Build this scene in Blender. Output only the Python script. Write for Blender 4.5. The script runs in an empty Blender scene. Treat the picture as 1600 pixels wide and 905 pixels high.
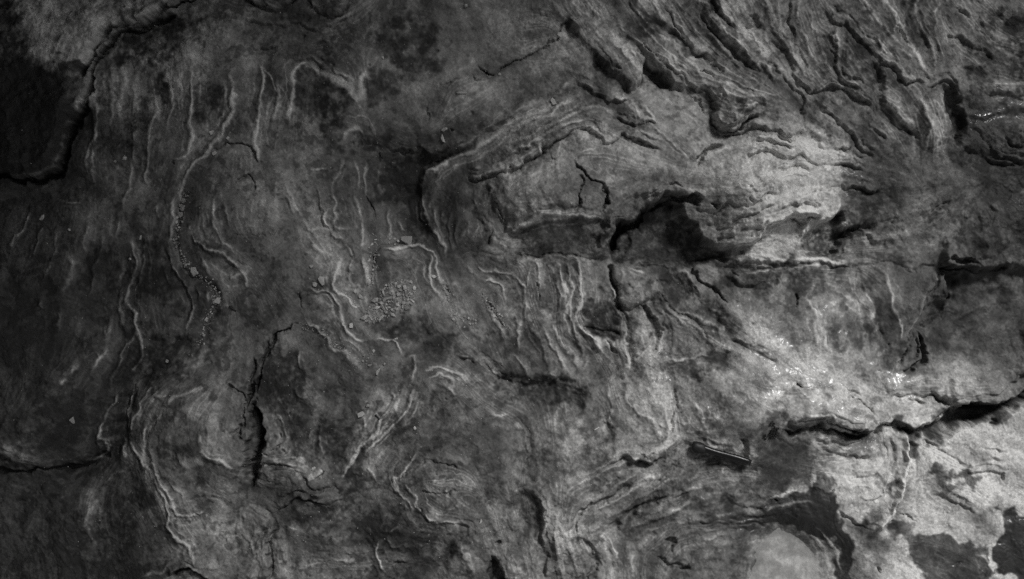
# A close view, straight down, of wet layered sandstone bedrock with loose grit, flakes and a dark twig.
# 1 millimetre of rock = 1 unit of the survey sheet (x to the right, y down); the sheet is 1600 x 905.
import bpy, bmesh, math, random
import numpy as np
from mathutils import Vector, Matrix

scene = bpy.context.scene
col = scene.collection
random.seed(7)
rng = np.random.default_rng(11)

# ------------------------------------------------------------------ camera
CAM_H = 2.4
cam_d = bpy.data.cameras.new('camera')
cam = bpy.data.objects.new('camera', cam_d)
col.objects.link(cam)
cam.location = (0, 0, CAM_H)
cam.rotation_euler = (0, 0, 0)
cam_d.sensor_width = 36.0
cam_d.lens = 36.0 * CAM_H / 1.6
cam_d.clip_start = 0.05
cam_d.clip_end = 200
cam_d.dof.use_dof = True
cam_d.dof.focus_distance = CAM_H - 0.005
cam_d.dof.aperture_fstop = 2.8
scene.camera = cam
scene.cycles.use_denoising = False                        # keep the grain of the stone
scene.render.filter_size = 1.15

# ------------------------------------------------------------------ sky, sun, exposure
SUN_EL, SUN_AZ = math.radians(47), math.radians(33)      # azimuth clockwise from the top of the picture
world = bpy.data.worlds.new('World')
scene.world = world
world.use_nodes = True
wn, wl = world.node_tree.nodes, world.node_tree.links
bg = wn['Background']
sky = wn.new('ShaderNodeTexSky')
sky.sky_type = 'NISHITA'
sky.sun_disc = False
sky.sun_elevation = SUN_EL
sky.sun_rotation = SUN_AZ
grey = wn.new('ShaderNodeRGBToBW')                        # black-and-white photograph: grey daylight
wl.new(sky.outputs[0], grey.inputs[0])
wl.new(grey.outputs[0], bg.inputs[0])
bg.inputs[1].default_value = 0.15
sun_d = bpy.data.lights.new('sun', 'SUN')
sun_d.energy = 4.2
sun_d.angle = math.radians(13)
sun_d.color = (1.0, 0.995, 0.985)
sun = bpy.data.objects.new('sun', sun_d)
col.objects.link(sun)
sdir = Vector((math.sin(SUN_AZ) * math.cos(SUN_EL), math.cos(SUN_AZ) * math.cos(SUN_EL), math.sin(SUN_EL)))
sun.rotation_euler = sdir.to_track_quat('Z', 'Y').to_euler()
vs = scene.view_settings
vs.view_transform = 'Standard'
vs.look = 'None'
vs.gamma = 1
vs.use_curve_mapping = False
vs.exposure = -0.5

# ------------------------------------------------------------------ survey grid
STEP = 1.3
GX0, GX1, GY0, GY1 = -104.0, 1704.0, -92.0, 997.0
NX = int((GX1 - GX0) / STEP) + 1
NY = int((GY1 - GY0) / STEP) + 1
xs = GX0 + STEP * np.arange(NX)
ys = GY0 + STEP * np.arange(NY)
PX, PY = np.meshgrid(xs, ys)                              # sheet coordinates of the grid points
SHAPE = PX.shape


def gblur(a, sig):
    """Gaussian blur, sigma in mm."""
    s = sig / STEP
    fy = np.fft.fftfreq(a.shape[0])[:, None]
    fx = np.fft.rfftfreq(a.shape[1])[None, :]
    g = np.exp(-2 * (math.pi * s) ** 2 * (fx * fx + fy * fy))
    return np.fft.irfft2(np.fft.rfft2(a) * g, a.shape)


def noise(scale, seed, octaves=1, rough=0.5):
    """Smooth random field with unit deviation; features of about `scale` mm."""
    r = np.random.default_rng(seed)
    out = np.zeros(SHAPE)
    amp = 1.0
    for k in range(octaves):
        n = gblur(r.standard_normal(SHAPE), max(scale, 1.2) * 0.35)
        out += amp * n / n.std()
        amp *= rough
        scale *= 0.5
    return out / out.std()


def sstep(x):
    x = np.clip(x, 0, 1)
    return x * x * (3 - 2 * x)


# natural unevenness of every traced line: a gentle warp of the coordinates
WX = PX + 2.6 * noise(46, 1) + 1.5 * noise(15, 2) + 0.55 * noise(5, 3)
WY = PY + 2.6 * noise(46, 4) + 1.5 * noise(15, 5) + 0.55 * noise(5, 6)
VX = WX + 5.0 * noise(30, 7) + 2.0 * noise(11, 8) + .5 * noise(4.5, 9)      # stains and painted shade wander more
VY = WY + 5.0 * noise(30, 10) + 2.0 * noise(11, 12) + .5 * noise(4.5, 13)

CHX = np.round(1.1 * noise(19, 14)) * 1.1 + np.round(1.2 * noise(8, 15)) * 0.6   # chipped, angular edges
CHY = np.round(1.1 * noise(19, 16)) * 1.1 + np.round(1.2 * noise(8, 17)) * 0.6
RX, RY = WX.copy(), WY.copy()                            # laminae keep their smooth run
WX += CHX; WY += CHY
UNEVEN = np.clip(1.0 + 0.42 * noise(34, 18) + 0.2 * noise(12, 19), 0.35, 1.8)    # ledges swell and fade along their run
H = np.zeros(SHAPE)          # height, mm
ALB = np.zeros(SHAPE)        # stains plus painted light and shade, in stops of reflectance
WET = np.zeros(SHAPE)
TX = np.zeros(SHAPE); TY = np.zeros(SHAPE)               # grain direction (tensor form)

S1, S2 = 400 / 1207.0, 400 / 1187.0
SHEETS = {r + str(c + 1): (400.0 * c, y0, s) for r, y0, s in (('a', 0, S1), ('b', 300, S1), ('c', 600, S2)) for c in range(4)}
SHEETS['p'] = (0.0, 0.0, 1.0)


def conv(sheet, pts):
    x0, y0, s = SHEETS[sheet]
    return [(x0 + s * x, y0 + s * y) for x, y in pts]


def smooth_line(pts, seg=7.0):
    p = [np.array(q, float) for q in pts]
    if len(p) == 2:
        n = max(2, int(np.linalg.norm(p[1] - p[0]) / seg))
        return np.array([p[0] + (p[1] - p[0]) * t for t in np.linspace(0, 1, n + 1)])
    q = [2 * p[0] - p[1]] + p + [2 * p[-1] - p[-2]]
    out = []
    for i in range(1, len(q) - 2):
        a, b, c, d = q[i - 1], q[i], q[i + 1], q[i + 2]
        n = max(1, int(np.linalg.norm(c - b) / seg))
        for k in range(n):
            t = k / n
            out.append(0.5 * (2 * b + (c - a) * t + (2 * a - 5 * b + 4 * c - d) * t * t + (3 * b - a - 3 * c + d) * t ** 3))
    out.append(p[-1])
    return np.array(out)


def dist_line(P, R, X=None, Y=None):
    """distance, side (+ = left of travel as seen on the sheet) and run 0..1 for the window around a line"""
    X = WX if X is None else X
    Y = WY if Y is None else Y
    M = R + 14
    i0 = max(0, int((P[:, 0].min() - M - GX0) / STEP)); i1 = min(NX, int((P[:, 0].max() + M - GX0) / STEP) + 2)
    j0 = max(0, int((P[:, 1].min() - M - GY0) / STEP)); j1 = min(NY, int((P[:, 1].max() + M - GY0) / STEP) + 2)
    if i1 <= i0 or j1 <= j0:
        return None
    sh = (j1 - j0, i1 - i0)
    D = np.full(sh, 1e6); S = np.ones(sh); T = np.zeros(sh)
    seg = P[1:] - P[:-1]
    L = np.maximum(np.hypot(seg[:, 0], seg[:, 1]), 1e-6)
    cum = np.concatenate([[0], np.cumsum(L)])
    tot = cum[-1]
    for k in range(len(seg)):
        a, b = P[k], P[k + 1]
        u0 = max(i0, int((min(a[0], b[0]) - M - GX0) / STEP)); u1 = min(i1, int((max(a[0], b[0]) + M - GX0) / STEP) + 2)
        v0 = max(j0, int((min(a[1], b[1]) - M - GY0) / STEP)); v1 = min(j1, int((max(a[1], b[1]) + M - GY0) / STEP) + 2)
        if u1 <= u0 or v1 <= v0:
            continue
        x = X[v0:v1, u0:u1] - a[0]; y = Y[v0:v1, u0:u1] - a[1]
        dx, dy = seg[k] / L[k]
        t = np.clip(x * dx + y * dy, 0, L[k])
        d = np.hypot(x - t * dx, y - t * dy)
        sl = (slice(v0 - j0, v1 - j0), slice(u0 - i0, u1 - i0))
        m = d < D[sl]
        D[sl][m] = d[m]
        S[sl][m] = np.where(dx * y - dy * x < 0, 1.0, -1.0)[m]
        T[sl][m] = ((cum[k] + t) / tot)[m]
    return (slice(j0, j1), slice(i0, i1)), D, S, T, tot


def flow(P, R=26.0, w=1.0):
    """record the run of a line in the grain field (coarsely)"""
    seg = P[1:] - P[:-1]
    for k in range(len(seg)):
        c = (P[k] + P[k + 1]) / 2
        l = np.hypot(*seg[k])
        if l < 1e-6:
            continue
        i = int((c[0] - GX0) / STEP); j = int((c[1] - GY0) / STEP)
        if 0 <= i < NX and 0 <= j < NY:
            th = math.atan2(seg[k][1], seg[k][0])
            TX[j, i] += w * l * math.cos(2 * th)
            TY[j, i] += w * l * math.sin(2 * th)


COMPASS = {'N': (0, -1), 'S': (0, 1), 'E': (1, 0), 'W': (-1, 0), 'NE': (1, -1), 'NW': (-1, -1), 'SE': (1, 1), 'SW': (-1, 1)}


def hi_sign(P, hi):
    if hi in ('L', 'R'):
        return 1.0 if hi == 'L' else -1.0
    ch = P[-1] - P[0]
    nl = (ch[1], -ch[0])                                   # left of travel on the sheet
    c = COMPASS[hi]
    return 1.0 if nl[0] * c[0] + nl[1] * c[1] > 0 else -1.0


def taper(T, tot, e=14.0):
    f = min(0.45, e / max(tot, 1.0))
    return sstep(T / f) * sstep((1 - T) / f)


def ST(sheet, hi, A, pts, w=1.6, Lh=22.0, Ll=16.0, g=0.25, alb=0.0):
    """a broken ledge: the side `hi` stands A mm above the other; a groove runs along its foot"""
    P = smooth_line(conv(sheet, pts))
    flow(P)
    R = 3.2 * max(Lh, Ll)
    r = dist_line(P, R)
    if r is None:
        return
    W, D, S, T, tot = r
    s = D * S * hi_sign(P, hi)
    e = taper(T, tot) * UNEVEN[W]
    A = A * (1.15 if sheet in ('a3', 'a4', 'c3') else 1.5)
    f = (0.16 + 0.5 * np.tanh(s / w)) * A * np.where(s > 0, np.exp(-np.abs(s) / Lh), np.exp(-np.abs(s) / Ll))
    f -= 1.15 * g * A * np.exp(-((s + 1.3 * w) / (0.9 * w)) ** 2)
    if A > 4:                                              # thin sheets broken back behind the lip
        for q in range(3):
            off = random.uniform(4, 18) + 2.5 * BS[q][W]
            f += .16 * A * np.tanh((s - off) / 1.1) * np.exp(-np.abs(s - off) / 7) * np.clip(.6 + .7 * BS[(q + 2) % 4][W], 0, 1.2)
    H[W] += f * e
    if alb:
        ALB[W] += alb * np.exp(-((s - 2.5) / 3.0) ** 2) * e


def RG(sheet, A, w, pts, alb=0.35, aw=None):
    """a proud lamina: a thin low rib, paler than the rock beside it"""
    P = smooth_line(conv(sheet, pts))
    flow(P)
    r = dist_line(P, max(4 * w + 8, 30.0), RX, RY)
    if r is None:
        return
    W, D, S, T, tot = r
    e = taper(T, tot, 22)
    if sheet == 'c3':
        A, alb = A * .7, alb * .7
    H[W] += 1.35 * A * np.exp(-(D / w) ** 2) * e
    aw = aw or max(1.7, .48 * w)
    if P[:, 0].mean() < 720:
        alb = alb * 1.25
    ALB[W] += 2.2 * alb * np.exp(-(D / aw) ** 2) * e * (0.75 + 0.5 * BR[W])
    if A > 0 and w <= 8 and tot > 40:                      # neighbouring laminae run alongside
        s = D * S
        e2 = taper(T, tot, 45)
        for q in range(4):
            off = random.choice((-1, 1)) * random.uniform(5.5, 20)
            k = random.uniform(.25, .75) * np.clip(.55 + .6 * BS[q][W], 0, 1) * e2
            off = off + 2.2 * BS[(q + 1) % 4][W]
            ln = np.exp(-((s - off) / random.uniform(1.0, 1.9)) ** 2)
            H[W] += .45 * A * k * ln
            ALB[W] += 1.5 * alb * k * ln


def CR(sheet, depth, w, pts, fl=0.4):
    P = smooth_line(conv(sheet, pts), 5.0)
    flow(P, w=fl)
    r = dist_line(P, 4 * w + 4)
    if r is None:
        return
    W, D, S, T, tot = r
    e = taper(T, tot, 16)
    ww = w * (0.55 + 0.45 * e) * (0.35 + 0.55 * UNEVEN[W])
    H[W] -= (1.5 if sheet == 'c3' else 2.2) * depth * np.exp(-(D / ww) ** 4) * e


def inside(P, X, Y):
    c = np.zeros(X.shape, bool)
    n = len(P)
    for k in range(n):
        x1, y1 = P[k]; x2, y2 = P[(k + 1) % n]
        if y1 == y2:
            continue
        c ^= ((y1 > Y) != (y2 > Y)) & (X < (x2 - x1) * (Y - y1) / (y2 - y1) + x1)
    return c


def mask_poly(sheet, pts, soft, stain_shade=False):
    P = conv(sheet, pts)
    P = smooth_line(P + [P[0]])
    X, Y = (VX, VY) if stain_shade else (WX, WY)
    r = dist_line(P, soft + 16, X, Y)
    if r is None:
        return None
    W, D, S, T, tot = r
    D = np.minimum(D, soft + 16)
    ins = inside(P[:-1], X[W], Y[W])
    s = np.where(ins, D, -D)
    if stain_shade:
        s = s + STN[W] * min(1.0, soft / 26.0)
    return W, sstep((s + soft * 0.5) / soft), s


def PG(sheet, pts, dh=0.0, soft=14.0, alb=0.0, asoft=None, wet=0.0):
    """an area that stands higher or lower, or is stained, shaded by colour, or wet"""
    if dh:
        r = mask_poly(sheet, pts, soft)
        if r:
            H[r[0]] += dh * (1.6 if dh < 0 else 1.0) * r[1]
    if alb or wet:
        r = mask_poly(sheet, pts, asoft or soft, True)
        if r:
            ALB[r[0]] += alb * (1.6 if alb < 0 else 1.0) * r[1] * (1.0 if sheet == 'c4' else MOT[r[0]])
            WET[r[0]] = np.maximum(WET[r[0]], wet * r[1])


def field(ctrl, sig):
    """smooth surface through scattered spot levels"""
    q = 8
    X = PX[::q, ::q]; Y = PY[::q, ::q]
    num = np.zeros(X.shape); den = np.full(X.shape, 1e-9)
    for x, y, v in ctrl:
        d2 = (X - x) ** 2 + (Y - y) ** 2
        w = np.exp(-d2 / (2 * sig * sig)) + 1e-4 / (1 + d2 / (sig * sig))
        num += w * v; den += w
    f = num / den
    iy = np.clip((np.arange(NY) / q), 0, X.shape[0] - 1.001); ix = np.clip((np.arange(NX) / q), 0, X.shape[1] - 1.001)
    j = iy.astype(int); i = ix.astype(int); v = (iy - j)[:, None]; u = (ix - i)[None, :]
    return gblur((f[j][:, i] * (1 - u) + f[j][:, i + 1] * u) * (1 - v) + (f[j + 1][:, i] * (1 - u) + f[j + 1][:, i + 1] * u) * v, 6)


MOT = np.clip(.85 + .3 * noise(14, 92) + .25 * noise(6, 93) + .12 * noise(3, 94), .15, 1.4)
BS = [noise(42, 22 + q) for q in range(4)]
STN = 8.0 * noise(24, 27) + 5.0 * noise(10, 28) + 2.4 * noise(4.5, 29)
BR = np.clip(0.5 + 0.5 * noise(20, 21), 0, 1)             # laminae fade in and out along their run

# ------------------------------------------------------------------ spot levels (mm); weathering with painted light falloff (stops)
H += 2.4 * field([(60, 100, 2), (150, 450, -6), (300, 450, 0), (60, 640, 4), (165, 690, -14), (300, 700, 8), (450, 200, 3), (600, 150, 5),
            (750, 150, 8), (640, 285, -14), (730, 330, 5), (870, 300, 14), (1000, 250, 10), (1050, 360, -8), (1200, 310, 16),
            (960, 110, 14), (1040, 125, -6), (1070, 190, 2), (1150, 60, 14), (1130, 170, 16), (1300, 100, 14), (1450, 80, 14),
            (1450, 200, 12), (1400, 300, 10), (1330, 360, -4), (1250, 470, 8), (1250, 560, 10), (1400, 480, 0), (1540, 500, -8),
            (1450, 610, -4), (1250, 620, 10), (1300, 680, -8), (1500, 720, 4), (1400, 760, 6), (1350, 850, 2), (1210, 870, -8),
            (1050, 850, 0), (900, 680, 8), (850, 625, -12), (700, 600, 6), (700, 750, 4), (600, 850, 0), (480, 600, 4),
            (430, 690, 6), (300, 850, 0), (100, 850, -8), (550, 420, 2), (800, 450, 4), (1000, 480, 2), (1580, 60, 8), (1560, 330, -6)], 52)
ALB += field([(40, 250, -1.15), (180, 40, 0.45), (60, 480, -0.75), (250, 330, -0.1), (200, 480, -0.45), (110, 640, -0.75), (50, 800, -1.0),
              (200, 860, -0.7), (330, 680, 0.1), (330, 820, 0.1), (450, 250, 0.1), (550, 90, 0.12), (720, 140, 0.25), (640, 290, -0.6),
              (600, 430, 0.0), (480, 600, -0.4), (480, 760, -0.1), (640, 700, 0.0), (620, 850, -0.5), (750, 560, -0.1), (760, 790, 0.05),
              (870, 270, 0.45), (850, 450, 0.15), (850, 370, -0.3), (950, 100, 0.3), (1080, 200, 0.3), (1200, 60, 0.3), (1060, 360, 0.0),
              (1200, 310, 1.3), (1300, 110, 0.12), (1450, 100, 0.1), (1560, 100, 0.1), (1560, 300, -0.6), (1420, 320, 0.0),
              (1000, 500, 0.2), (1170, 470, 0.2), (1260, 490, 0.35), (1400, 480, -0.1), (1540, 480, -0.25), (1540, 580, 0.1),
              (1300, 560, 0.75), (1180, 580, 0.45), (1250, 630, 0.8), (1100, 650, 0.25), (960, 660, 0.2), (900, 780, 0.05), (1050, 740, 0.25),
              (1150, 800, 0.0), (1000, 860, -0.1), (1340, 740, 0.75), (1500, 720, 0.85), (1450, 780, 0.75), (1380, 870, 0.7), (1230, 800, 0.1)], 48)  # besides rock tone, darkens the dim left and brightens the lit right and lump

for cx_, cy_, rx_, ry_, hh_ in ((858, 302, 78, 38, 11), (930, 200, 120, 26, 7), (1160, 150, 46, 34, 12), (1190, 300, 90, 46, 10), (1340, 110, 34, 60, 8), (1240, 110, 40, 70, 7), (1450, 190, 22, 60, 9), (1010, 560, 26, 30, 8), (1000, 450, 36, 22, 7), (1080, 490, 60, 26, 8),
                                  (330, 690, 60, 70, 9), (540, 600, 70, 90, 6), (60, 640, 90, 60, 12), (700, 590, 60, 40, 7), (460, 640, 44, 60, 4), (900, 690, 70, 40, 5), (640, 830, 50, 30, 6), (740, 700, 90, 60, 6), (870, 800, 40, 60, 7), (1280, 620, 70, 26, 6), (560, 160, 60, 50, 5), (1500, 330, 90, 60, 9), (840, 480, 40, 70, 5)):
    H += 1.5 * hh_ * np.exp(-(((PX - cx_) / rx_) ** 2 + ((PY - cy_) / ry_) ** 2) ** 1.3)
H += 23 * np.exp(-((PX - 1255) / 150) ** 2 - ((PY - 650) / 66) ** 2)
# ------------------------------------------------------------------ upper left
ST('a1', 'SW', 7, [(960, 0), (880, 15), (800, 35), (740, 75), (660, 105), (560, 120), (515, 135), (495, 175), (465, 215), (440, 270), (410, 320), (385, 380)], w=1.8, Lh=40, Ll=14)
ST('a1', 'W', 9, [(850, 75), (750, 88), (690, 115), (620, 135), (540, 155), (520, 180), (490, 235), (445, 300), (432, 400), (415, 460), (395, 530), (350, 590), (325, 670), (305, 745), (270, 800), (220, 835), (160, 848), (80, 836), (0, 826)], w=2.2, Lh=60, Ll=16)
RG('a1', 3, 7, [(425, 420), (400, 490), (375, 540), (335, 590), (310, 665), (290, 735), (255, 785), (205, 815), (150, 828), (80, 818), (0, 808)], .55)
RG('a1', 3, 8, [(800, 20), (735, 58), (655, 88), (560, 104), (500, 122), (475, 170), (440, 225), (415, 275)], .3)
CR('a1', 12, 4, [(960, -5), (880, 18), (800, 40), (740, 80), (660, 110), (560, 125), (518, 142), (500, 180), (470, 220), (444, 275), (415, 325), (388, 385)], 1)
CR('a1', 12, 5, [(850, 80), (750, 94), (690, 121), (620, 141), (545, 161), (526, 186), (496, 240), (452, 303), (438, 400), (421, 462), (401, 534), (356, 594), (331, 674), (311, 750), (275, 806), (222, 842), (160, 855), (80, 843), (0, 833), (-80, 830)], 1)
CR('a1', 6, 3.5, [(-60, 85), (0, 55), (60, 30), (110, 5), (150, -30)])
RG('a1', 1.2, 5, [(470, 290), (450, 400), (460, 560), (430, 720), (420, 830)], 0.45)
RG('a1', 0.8, 6, [(690, 330), (712, 430), (700, 520), (670, 560)], 0.3)
PG('a1', [(705, 290), (740, 320), (775, 420), (790, 500), (765, 490), (735, 390)], alb=-0.7, soft=6)
PG('a1', [(655, 460), (665, 560), (640, 720), (625, 700), (640, 560)], alb=-0.5, soft=6)
PG('a1', [(540, 150), (690, 115), (830, 80), (880, 140), (860, 260), (790, 300), (720, 260), (600, 260), (520, 220)], dh=-3, alb=-0.75, soft=16)  # shadow under the slab's lip, painted as a darker tone
PG('a1', [(860, 20), (1000, 40), (1100, 80), (1000, 140), (890, 150), (850, 90)], alb=-0.4, soft=16)
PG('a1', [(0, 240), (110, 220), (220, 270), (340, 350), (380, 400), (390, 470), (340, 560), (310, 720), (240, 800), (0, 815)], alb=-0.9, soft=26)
PG('a1', [(130, 590), (230, 600), (290, 700), (260, 780), (160, 720), (100, 640)], alb=0.7, soft=20)
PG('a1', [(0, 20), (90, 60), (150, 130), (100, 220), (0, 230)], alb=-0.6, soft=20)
PG('a1', [(160, 60), (400, 40), (600, 60), (500, 150), (420, 290), (360, 350), (250, 280), (160, 200)], alb=0.75, soft=30)
RG('a1', 1.0, 5, [(880, 320), (850, 400), (870, 470)], 0.3)
RG('a1', 1.2, 4, [(905, 400), (915, 520), (930, 600), (910, 700), (880, 730), (800, 750)], 0.45)
RG('a1', 1.6, 4.5, [(1065, 300), (1100, 370), (1122, 460), (1110, 540), (1070, 610), (1000, 680), (980, 730), (910, 800), (870, 900), (850, 1000)], 0.5)
ST('a1', 'E', 2.5, [(1065, 300), (1095, 370), (1115, 460), (1100, 540), (1062, 610), (990, 680), (970, 730), (900, 800), (860, 900)], w=3, g=0)
RG('a1', 1, 5, [(1220, 540), (1190, 650), (1210, 740)], 0.4)
RG('a1', 1, 4, [(820, 250), (840, 275), (850, 290)], 0.4)
RG('a1', 1, 6, [(560, 290), (590, 360), (560, 480), (570, 600)], 0.2)
PG('a1', [(930, 420), (1030, 380), (1090, 460), (1060, 560), (980, 600), (930, 520)], alb=-0.45, soft=14)
CR('a1', 4, 1.6, [(1010, 700), (1060, 682), (1100, 685), (1140, 682), (1180, 700), (1207, 745), (1225, 770)])
CR('a1', 2, 1.8, [(815, 748), (838, 768)])
CR('a2', 2.5, 2, [(15, 850), (0, 880), (-15, 900)])

PG('a1', [(960, -300), (960, -30), (850, 30), (740, 70), (660, 95), (560, 110), (505, 130), (480, 180), (440, 250), (400, 320), (370, 380), (370, 460), (350, 530), (310, 590), (285, 670), (265, 745), (220, 790), (160, 810), (80, 800), (-330, 790), (-330, -300)], dh=22, soft=26)
CR('p', 2.6, 1.6, [(371, 291), (379, 278), (394, 275), (402, 286), (400, 302)])
for q_, a_ in (([(295, 92), (300, 130), (302, 170), (304, 218), (285, 245)], .4), ([(150, 110), (146, 180), (150, 250), (140, 300)], .3), ([(176, 100), (178, 150), (172, 210)], .25), ([(235, 110), (240, 160), (232, 240), (222, 300)], .3), ([(205, 120), (212, 190), (205, 260), (190, 330)], .25), ([(262, 100), (268, 150), (260, 210)], .3), ([(412, 100), (408, 150), (398, 215), (404, 260)], .45),
               ([(430, 120), (436, 160), (428, 200)], .4), ([(360, 100), (372, 150), (360, 195), (338, 225)], .45), ([(455, 280), (462, 320), (475, 350)], .3), ([(340, 300), (335, 340), (345, 375), (372, 395)], .3), ([(225, 350), (222, 400), (214, 450)], .3), ([(90, 350), (80, 400), (60, 440)], .25), ([(160, 360), (150, 420), (140, 480)], .25)):
    RG('p', 1.6, 4, q_, a_)
# ------------------------------------------------------------------ top, left of the middle
ST('a2', 'N', 13, [(-60, -5), (0, 15), (50, 30), (110, 45), (170, 25), (220, 2)], w=2.2, Lh=40, Ll=14, g=.4)
ST('a2', 'N', 13, [(250, 0), (290, 40), (330, 55), (390, 60), (430, 45), (462, 0)], w=2.2, Lh=40, Ll=14, g=.4)
ST('a2', 'N', 5.5, [(-80, 100), (0, 105), (70, 105), (130, 118), (200, 128), (260, 140), (320, 120), (390, 105), (430, 90), (490, 50)], w=1.5, Lh=26, Ll=12, alb=0.2)
PG('a2', [(0, 55), (230, 15), (300, 60), (430, 55), (400, 95), (260, 125), (100, 105), (0, 95)], alb=-0.35, soft=12)
ST('a2', 'N', 4, [(-40, 236), (60, 238), (105, 232), (112, 245)], w=1.4, Lh=15, Ll=10)
CR('a2', 2.5, 1.6, [(213, 172), (240, 180)])
ST('a2', 'N', 3, [(160, 300), (210, 285), (260, 285), (310, 300), (370, 345), (440, 405)], w=1.6, Lh=12, Ll=10)
RG('a2', 1.8, 8, [(180, 600), (165, 520), (180, 430), (185, 340), (230, 310), (300, 320), (350, 355), (400, 390), (450, 430), (465, 480), (490, 460), (500, 400), (540, 330)], 0.5)
PG('a2', [(215, 350), (290, 350), (350, 390), (420, 440), (450, 500), (430, 560), (380, 620), (300, 640), (230, 600), (200, 520), (200, 430)], dh=-1.5, alb=-0.6, soft=18)
PG('a2', [(540, 150), (700, 90), (830, 150), (850, 260), (760, 330), (640, 300), (540, 230)], alb=-0.65, soft=22)
PG('a2', [(520, 380), (640, 340), (680, 420), (600, 450), (540, 460)], alb=-0.6, soft=18)
PG('a2', [(300, 250), (370, 260), (380, 330), (320, 300)], alb=-0.6, soft=12)
PG('a2', [(320, 480), (440, 520), (520, 600), (420, 640), (380, 740), (320, 720), (300, 600)], alb=-0.35, soft=20)
PG('a2', [(0, 340), (60, 340), (90, 430), (60, 540), (0, 560)], alb=-0.35, soft=14)
RG('a2', 1, 4, [(30, 320), (70, 400), (105, 470), (90, 550), (70, 600)], 0.4)
RG('a2', 1, 6, [(40, 380), (20, 470), (30, 560)], 0.3)
CR('a2', 5, 2.6, [(1022, 326), (1060, 350), (1122, 372)])
CR('a2', 3.5, 1.8, [(1118, 372), (1150, 345), (1207, 295), (1262, 262), (1327, 240), (1367, 215), (1407, 185), (1447, 140), (1487, 100)])
CR('a2', 2.5, 1.5, [(985, 362), (990, 385), (1020, 405), (1050, 385)])
CR('a2', 1.6, 1.4, [(860, 425), (890, 400), (930, 385), (970, 382)])
CR('a2', 2.5, 1.5, [(920, 583), (925, 605), (936, 620)])
CR('a2', 2, 1.5, [(820, 470), (822, 540), (818, 600)])
PG('a2', [(820, 450), (930, 390), (1060, 400), (1160, 440), (1150, 540), (1040, 640), (930, 690), (830, 680), (800, 600)], alb=0.28, soft=26)
ST('a2', 'N', 3.5, [(480, 630), (520, 665), (560, 675), (620, 685), (640, 710), (690, 715), (750, 725)], w=1.4, Lh=14, Ll=14)
CR('a2', 2.5, 1.4, [(625, 686), (640, 710), (745, 724)])
ST('a2', 'N', 7, [(740, 725), (850, 725), (950, 700), (1050, 640), (1130, 600), (1230, 540)], w=4, Lh=30, Ll=10, g=0.2)
RG('a2', 2.8, 6, [(950, 905), (790, 890), (785, 850), (800, 820), (850, 790), (930, 740), (1000, 720), (1060, 690), (1130, 640), (1207, 575), (1260, 540)][1:], 0.6)
RG('a2', 1.5, 5, [(960, 740), (940, 790), (900, 830), (850, 860)], 0.3)
PG('a2', [(610, 740), (750, 735), (850, 740), (800, 800), (770, 905), (640, 960), (600, 900)], dh=-7, alb=-0.75, soft=26)  # shade below the bulge is part of this dark tone
ST('a2', 'N', 5, [(1000, 830), (1040, 842), (1090, 835), (1140, 815), (1207, 790), (1257, 765), (1292, 740), (1327, 700), (1367, 680), (1427, 655), (1477, 635)], w=2.2, Lh=18, Ll=18, g=.5, alb=.2)
PG('a2', [(960, 760), (1100, 700), (1207, 620), (1207, 770), (1100, 810), (1000, 820)], alb=0.2, soft=20)
RG('a2', 1.5, 6, [(400, 700), (430, 640), (480, 610), (500, 640), (490, 690), (470, 720)], 0.4)
PG('a2', [(505, 620), (640, 630), (680, 680), (620, 680), (560, 670), (515, 655)], alb=-0.5, soft=12)
for k in range(3):
    RG('a2', 1.1, 4.5, [[(400, 720), (385, 790), (365, 850), (350, 920)], [(440, 740), (470, 790), (490, 850), (485, 920)], [(510, 720), (520, 800), (530, 860), (525, 950)]][k], 0.35)
RG('a2', 0.6, 2, [(250, 800), (290, 797), (330, 788)], 0.5)

# ------------------------------------------------------------------ top, right of the middle
ST('a3', 'E', 14, [(290, 90), (280, 125), (330, 170), (380, 230), (430, 290), (480, 340), (530, 400), (560, 440)], w=4, Lh=26, Ll=26, g=0.15)
ST('a3', 'W', 16, [(560, 215), (620, 258), (645, 288), (622, 340), (592, 390), (562, 442)], w=2, Lh=24, Ll=22, g=0.25, alb=.25)
ST('a3', 'NE', 12, [(630, 270), (660, 295), (700, 340), (760, 400), (820, 420)], w=5, Lh=26, Ll=18, g=0.2)
PG('a3', [(645, 295), (700, 340), (750, 400), (715, 412), (660, 375), (622, 350)], dh=-17, alb=-.3, soft=10)  # notch darkened in colour where it lies in shadow
for q in ([(360, 80), (400, 150), (450, 230), (500, 300), (550, 380)], [(420, 130), (470, 200), (530, 280), (570, 350)], [(500, 190), (560, 250), (600, 310)], [(460, 230), (500, 320), (540, 400)]):
    RG('a3', 1.8, 4, q, 0.25)
CR('a3', 3.5, 1.8, [(462, 285), (485, 320), (505, 350)])
PG('a3', [(360, 90), (430, 140), (560, 220), (640, 290), (590, 390), (560, 430), (470, 320), (400, 200)], alb=0.35, soft=16)
PG('a3', [(260, 130), (330, 180), (430, 300), (500, 380), (540, 430), (470, 440), (400, 420), (340, 330), (280, 220)], dh=-4, alb=-0.4, soft=22)  # wedge's shaded west side, painted into the colour
ST('a3', 'N', 8, [(310, 400), (350, 420), (400, 450), (460, 470), (520, 468), (562, 448)], w=1.8, Lh=18, Ll=14, g=.35, alb=.3)
RG('a3', 2.2, 6, [(0, 545), (60, 500), (130, 490), (200, 460), (250, 430), (310, 402)], 0.3)
ST('a3', 'N', 7, [(470, 572), (550, 580), (580, 600), (602, 582), (640, 566), (692, 572)], w=1.6, Lh=14, Ll=14, g=.4)
RG('a3', 5, 4.5, [(598, 480), (620, 512), (660, 545), (690, 568)], 0.75)
RG('a3', 2, 4, [(545, 480), (570, 520), (582, 575)], 0.3)
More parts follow.
